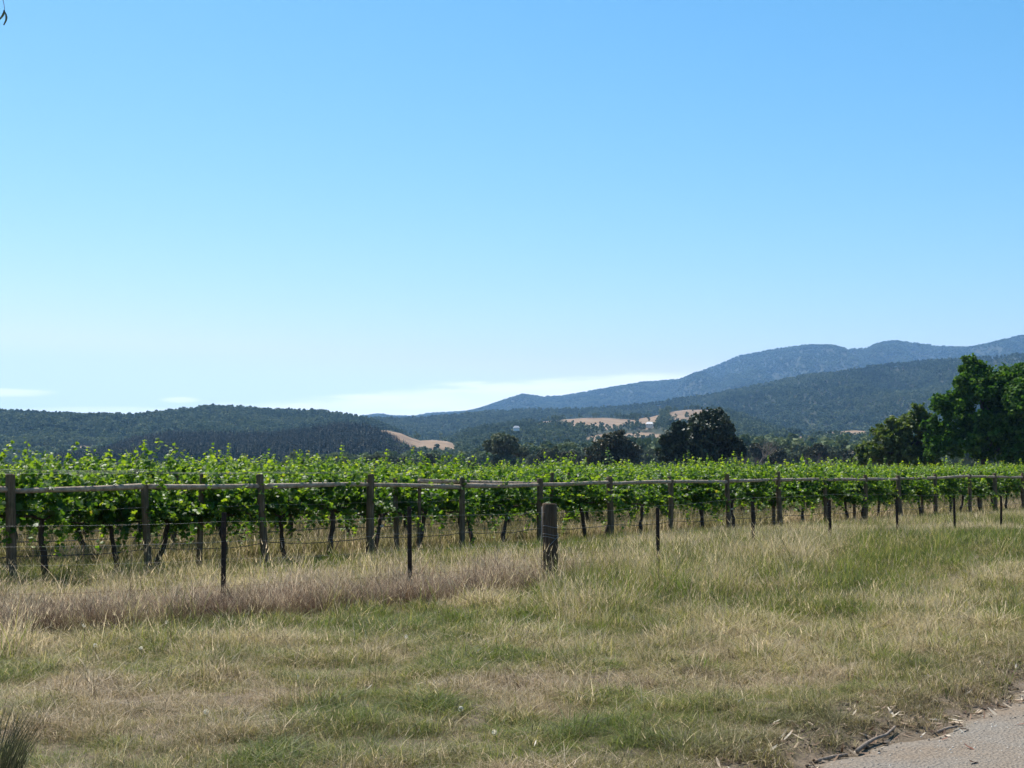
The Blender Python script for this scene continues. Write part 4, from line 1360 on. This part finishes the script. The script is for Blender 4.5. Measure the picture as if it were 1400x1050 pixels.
# red-brown dock and matted stems, darkened to paint the shade at the dead band's foot
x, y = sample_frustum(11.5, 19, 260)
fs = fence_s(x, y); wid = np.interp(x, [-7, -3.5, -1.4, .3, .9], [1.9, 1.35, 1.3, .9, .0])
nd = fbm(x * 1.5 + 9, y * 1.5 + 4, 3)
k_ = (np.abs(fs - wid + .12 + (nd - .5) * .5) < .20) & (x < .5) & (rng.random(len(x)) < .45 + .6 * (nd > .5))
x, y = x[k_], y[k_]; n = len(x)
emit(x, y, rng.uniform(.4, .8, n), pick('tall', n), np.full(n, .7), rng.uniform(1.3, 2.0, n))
# mid and far
for (y0, y1, dens, s0) in ((22, 34, 42, 1.0), (34, 60, 20, 1.2), (60, 120, 3.5, 2.2)):
    x, y = sample_frustum(y0, y1, dens)
    dry, dead, fs, e, med, fine, big = zone(x, y)
    keep = (e > .1)
    x, y, dry, dead, fs, e, med, fine = [q[keep] for q in (x, y, dry, dead, fs, e, med, fine)]
    n = len(x)
    inv = vine_s(x, y) < .8
    aisle = vine_s(x, y) < -1.3
    v = np.where((rng.random(n) < np.where(aisle, .12, .55)) | (inv & ~aisle), pick('fars', n), pick('far', n))
    s = rng.uniform(.75, 1.15, n) * s0 * np.where(aisle, 1.15, .85)
    emit(x, y, s, v, dry + rng.normal(0, .12, n), np.where(vine_s(x, y) < .2, .42, dead * (fs > -3)))  # vineyard floor browned to paint in the shade under the canopy
bx, by, bs, bv, bdry, bdead = [np.concatenate(q) for q in (bx, by, bs, bv, bdry, bdead)]
n = len(bx); print('tufts', n)
P = np.stack([bx, by, gz(bx, by) - .01], -1)
wind = fbm(bx * .6, by * .6, 2) - .5
rot = np.stack([rng.normal(0, .10, n), rng.normal(.05, .10, n) + wind * .3, rng.random(n) * 6.283], -1)
g = scatter('grass', P, bs, rot, bv, ALLG, {'dry': bdry, 'dead': bdead, 'irnd': rng.random(n)}, 'green and straw coloured grass covering the verge and vineyard floor', 'grass')

# ------------------------------------------------------------------ verge details
M_clod = grain_mat('dark_soil_clod', [(0.3, (.05, .037, .027)), (0.6, (.12, .09, .065)), (0.85, (.22, .175, .13))], (1, 1, 1), 30, .95, 1, .01)
M_litter = leaf_mat('dry_leaf_litter', [(0, (.10, .055, .035)), (.4, (.22, .14, .09)), (.8, (.42, .32, .22)), (1, (.62, .55, .44))], (.6, .6, .5), .7, .2, .12)
M_pebble = leaf_mat('road_pebble', [(0, (.08, .07, .06)), (.5, (.26, .23, .19)), (1, (.5, .46, .41))], (0, 0, 0), .8, .3, 0.0)
ico = np.array([[1, 0, 0], [-1, 0, 0], [0, 1, 0], [0, -1, 0], [0, 0, .7], [0, 0, -.7]], float); icf = np.array([[0, 2, 4], [2, 1, 4], [1, 3, 4], [3, 0, 4], [2, 0, 5], [1, 2, 5], [3, 1, 5], [0, 3, 5]])


def along_edge(n, e0, e1, t0=-2.5, t1=14, pw=1.0):
    t = rng.uniform(t0, t1, n); e = e0 + (e1 - e0) * rng.random(n) ** pw + edge_wob(t)
    p = RE[None] + RD[None] * t[:, None] + RN[None] * e[:, None]
    return p[:, 0], p[:, 1]


def litter(name, label, n, e0, e1, tv, tf, size, mat, pw=1.0, lift=.01, flat=.35, t1=14, cat=None):
    x, y = along_edge(n, e0, e1, t1=t1, pw=pw)
    e = road_e(x, y) - edge_wob(road_t(x, y))
    z = gz(x, y) + np.where(e < 0, .018 + .01 * np.clip(-e, 0, 1), 0) + lift
    nr = rng.normal(size=(n, 3)) * flat; nr[:, 2] = 1
    V, F = stamp(tv, tf, frames(nr, rng.random(n) * 6.28, size * rng.uniform(.4, 1.4, n)), np.stack([x, y, z], -1))
    o = mobj(name, make_mesh(name, V, F, mat, attrs={'rnd': np.repeat(rng.random(n), len(tv))}))
    return tag(o, label, cat, kind='stuff')


litter('soil_clods', 'dark crumbly soil clods along the road edge', 2600, -.02, .7, ico, icf, .015, M_clod, lift=.0)
litter('pebbles', 'small stones scattered on the gravel road', 6000, -3.0, .08, ico, icf, .0075, M_pebble, lift=.001)
long_leaf = np.array([[0, -1, 0], [.16, -.3, .05], [.13, .4, .03], [0, 1, .12], [-.13, .4, .05], [-.16, -.3, .03]]); long_f = np.array([[0, 1, 5], [1, 2, 5], [2, 4, 5], [2, 3, 4]])
litter('leaf_litter', 'dry curled leaves and bark bits along the road edge', 3200, -.12, .7, long_leaf, long_f, .042, M_litter, pw=.9, flat=.5)
litter('leaf_litter', 'dry leaves fallen in the verge grass', 260, .7, 5.5, long_leaf, long_f, .035, M_litter, lift=.05, flat=.8)

# sticks and single leaves
M_stick = grain_mat('dead_stick_bark', [(0.3, (.12, .09, .07)), (0.7, (.3, .24, .19))], (3, 3, 3), 12, .9, .5, .004)


def gp(px, py):
    x, y, z = ray(px, py); Yd = y * (EYE - .03) / -z
    X_, Y_ = x / y * Yd, Yd
    return Vector((X_, Y_, float(gz(X_, Y_)) + .03))


def stick(pxs, label, r=.011):
    pts = [gp(*q) for q in pxs]; o0 = pts[0].copy()
    mb = MB(); P_ = [p - o0 for p in pts]
    mb.tube(P_, [r * (1 - .6 * i / len(P_)) for i in range(len(P_))], 7, .12)
    o = mobj('fallen_stick', mb.mesh('fallen_stick', M_stick)); o.location = o0
    return tag(o, label, 'stick', 'sticks on the road edge')


stick([(1172, 1027), (1184, 1018), (1196, 1013), (1212, 1008), (1224, 1002)], 'thin curved pale stick lying among litter at the road edge', .014)
stick([(1118, 1040), (1140, 1034), (1158, 1031)], 'short pale stick nearest the bottom of the picture by the road', .012)
stick([(1282, 1001), (1296, 996), (1309, 993)], 'small dark stick on the road edge, right of the curved one', .011)
M_redleaf = leaf_mat('fallen_red_leaf', [(0, (.13, .05, .03)), (1, (.22, .09, .05))], (.5, .5, .5), .6, .2, .1)
for px, py, sz, lab in ((1325, 1022, .05, 'reddish dry leaf lying flat on the road, upper one'), (1333, 1043, .06, 'reddish dry leaf lying on the road near the bottom right corner'),
                        (1292, 1010, .03, 'small dark dry leaf on the road close to its edge'), (1398, 990, .04, 'dry leaf on the road at the right picture edge')):
    p = gp(px, py)
    me = make_mesh('dry_leaf', long_leaf * sz * np.array([1.4, 1, 2.0]), long_f, M_redleaf, attrs={'rnd': rng.random(6)})
    o = mobj('dry_leaf', me); o.location = (p.x, p.y, p.z + .0); o.rotation_euler = (.2, .1, 1.2 + px)
    tag(o, lab, 'leaf', 'dry leaves on the road')

# white seed heads
M_flower = leaf_mat('white_seed_head', [(0, (.72, .66, .52)), (1, (.8, .74, .6))], (1, 1, 1), .8, .1, .5)
for px, py, hgt, lab in ((115, 852, .22, 'pale fluffy seed head left of centre in the dead grass'), (228, 849, .2, 'small pale seed head beside the dead grass band'), (193, 882, .15, 'pale seed head in short grass below the dead band'),
                         (555, 869, .2, 'white seed head in the green verge below the second picket'), (630, 972, .06, 'pale seed head low in the foreground grass'), (676, 1000, .07, 'white seed head at the bottom centre of the verge'),
                         (282, 974, .1, 'pale seed head in the left foreground grass'), (130, 880, .15, 'pale round seed head at the left in short grass')):
    x, y, z = ray(px, py); Yd = y * (EYE - hgt) / -z; X_ = x / y * Yd
    z0 = float(gz(X_, Yd))
    r = empty('seed_head', (X_, Yd, z0)); tag(r, lab, 'flower', 'pale seed heads in the grass')
    mobj('stem', MB().tube([(0, 0, 0), (.01, 0, hgt * .5), (0, 0, hgt)], .002, 4).mesh('flower_stem', M_litter), r)
    q = rng.normal(size=(26, 3)); q /= np.linalg.norm(q, axis=1, keepdims=True)
    V, F = stamp(quad_t, quad_f, frames(q, rng.random(26) * 6, np.full(26, .012)), q * .016 + np.array([0, 0, hgt]))
    mobj('head', make_mesh('seed_fluff', V, F, M_flower, attrs={'rnd': [.5] * len(V)}), r)

# dark reedy clump in the bottom left corner
M_reed = leaf_mat('dark_reed', [(0, (.035, .04, .025)), (.7, (.07, .075, .04)), (1, (.2, .17, .11))], (1, 1, .8), .5, .3, .2)
for px, py, n_, H_, lab in ((-22, 1075, 420, .50, 'dark reedy bush rising at the bottom left corner'),):
    p = gp(px, py); V, F, rn = [], [], []
    for i in range(n_):
        th = rng.random() * 6.28; rr = H_ * .32 * math.sqrt(rng.random()); x, y = math.cos(th) * rr, math.sin(th) * rr
        h = H_ * rng.uniform(.5, 1.05); az = th + rng.normal(0, .5); b0 = len(V); w = .0022; q = rng.random()
        for s in range(5):
            t = s / 4; o_ = (.15 + rng.random() * .02) * h * t + .22 * h * t * t
            V += [(x + math.cos(az) * o_ - w * (1 - .8 * t), y + math.sin(az) * o_, h * t * (1 - .1 * t)), (x + math.cos(az) * o_ + w * (1 - .8 * t), y + math.sin(az) * o_ + w * .5, h * t * (1 - .1 * t))]; rn += [q, q]
        for s in range(4):
            a = b0 + 2 * s; F += [(a, a + 1, a + 3), (a, a + 3, a + 2)]
    o = mobj('rush_clump', make_mesh('rush_clump', np.array(V), np.array(F), M_reed, attrs={'rnd': rn})); o.location = (p.x, p.y, p.z - .05)
    tag(o, lab, 'bush')

# gum twig hanging into the top left corner
tw = empty('hanging_twig', at(-30, -60, 4.0)); tag(tw, 'dark gum twig with narrow leaves hanging into the top left corner', 'twig')
TO = at(-30, -60, 4.0)
mobj('stem', MB().tube([at(-120, -140, 4.1) - TO, at(-30, -60, 4.0) - TO, at(2, -10, 4.0) - TO, at(5.5, 6, 4.0) - TO, at(6.3, 13, 4.0) - TO], [.006, .004, .0015, .001, .001], 5).mesh('twig_stem', M_stick), tw)


def gum_leaf(pts, w):
    V, F = [], []
    ws = [.15, .75, 1, .85, .5, .1]
    n_ = len(ws)
    for i in range(n_):
        t = i / (n_ - 1) * (len(pts) - 1); j = min(int(t), len(pts) - 2); f = t - j
        a = at(*pts[j], 4.0).lerp(at(*pts[j + 1], 4.0), f) - TO
        V += [a + Vector((-w * ws[i], .004, 0)), a + Vector((0, -.002, 0)), a + Vector((w * ws[i], .006, 0))]
    for i in range(n_ - 1):
        for c_ in (0, 1):
            q = i * 3 + c_; F.append((q, q + 1, q + 4, q + 3))
    return make_mesh('gum_leaf', V, F, M_gumleaf, attrs={'rnd': [.3] * len(V)})


for pts, w in (([(5.5, 13), (4.0, 18), (1.5, 23), (-3, 28)], .0042), ([(5.5, 14), (8.0, 21), (7.5, 28), (4.5, 34)], .0034), ([(-14, -4), (-12, 10), (-16, 20)], .004), ([(-2, -20), (4, -12), (3, -4)], .004)):
    mobj('leaf', gum_leaf(pts, w), tw)

# ------------------------------------------------------------------ air
m, N, L = new_mat('valley_haze')
pv = N.new('ShaderNodeVolumePrincipled')
pv.inputs['Color'].default_value = (.29, .57, 1.0, 1)
pv.inputs['Density'].default_value = 7.2e-5
pv.inputs['Anisotropy'].default_value = 0.2
o_ = N.new('ShaderNodeOutputMaterial'); L.new(pv.outputs[0], o_.inputs['Volume'])
hb = MB().box((0, 2600, 490), 26000, 17500, 1100)
for v_ in hb.v:
    if v_.z < 0: v_.z = -60
ho = mobj('haze', hb.mesh('haze', m, False)); tag(ho, 'pale blue air softening the far ranges', kind='stuff')
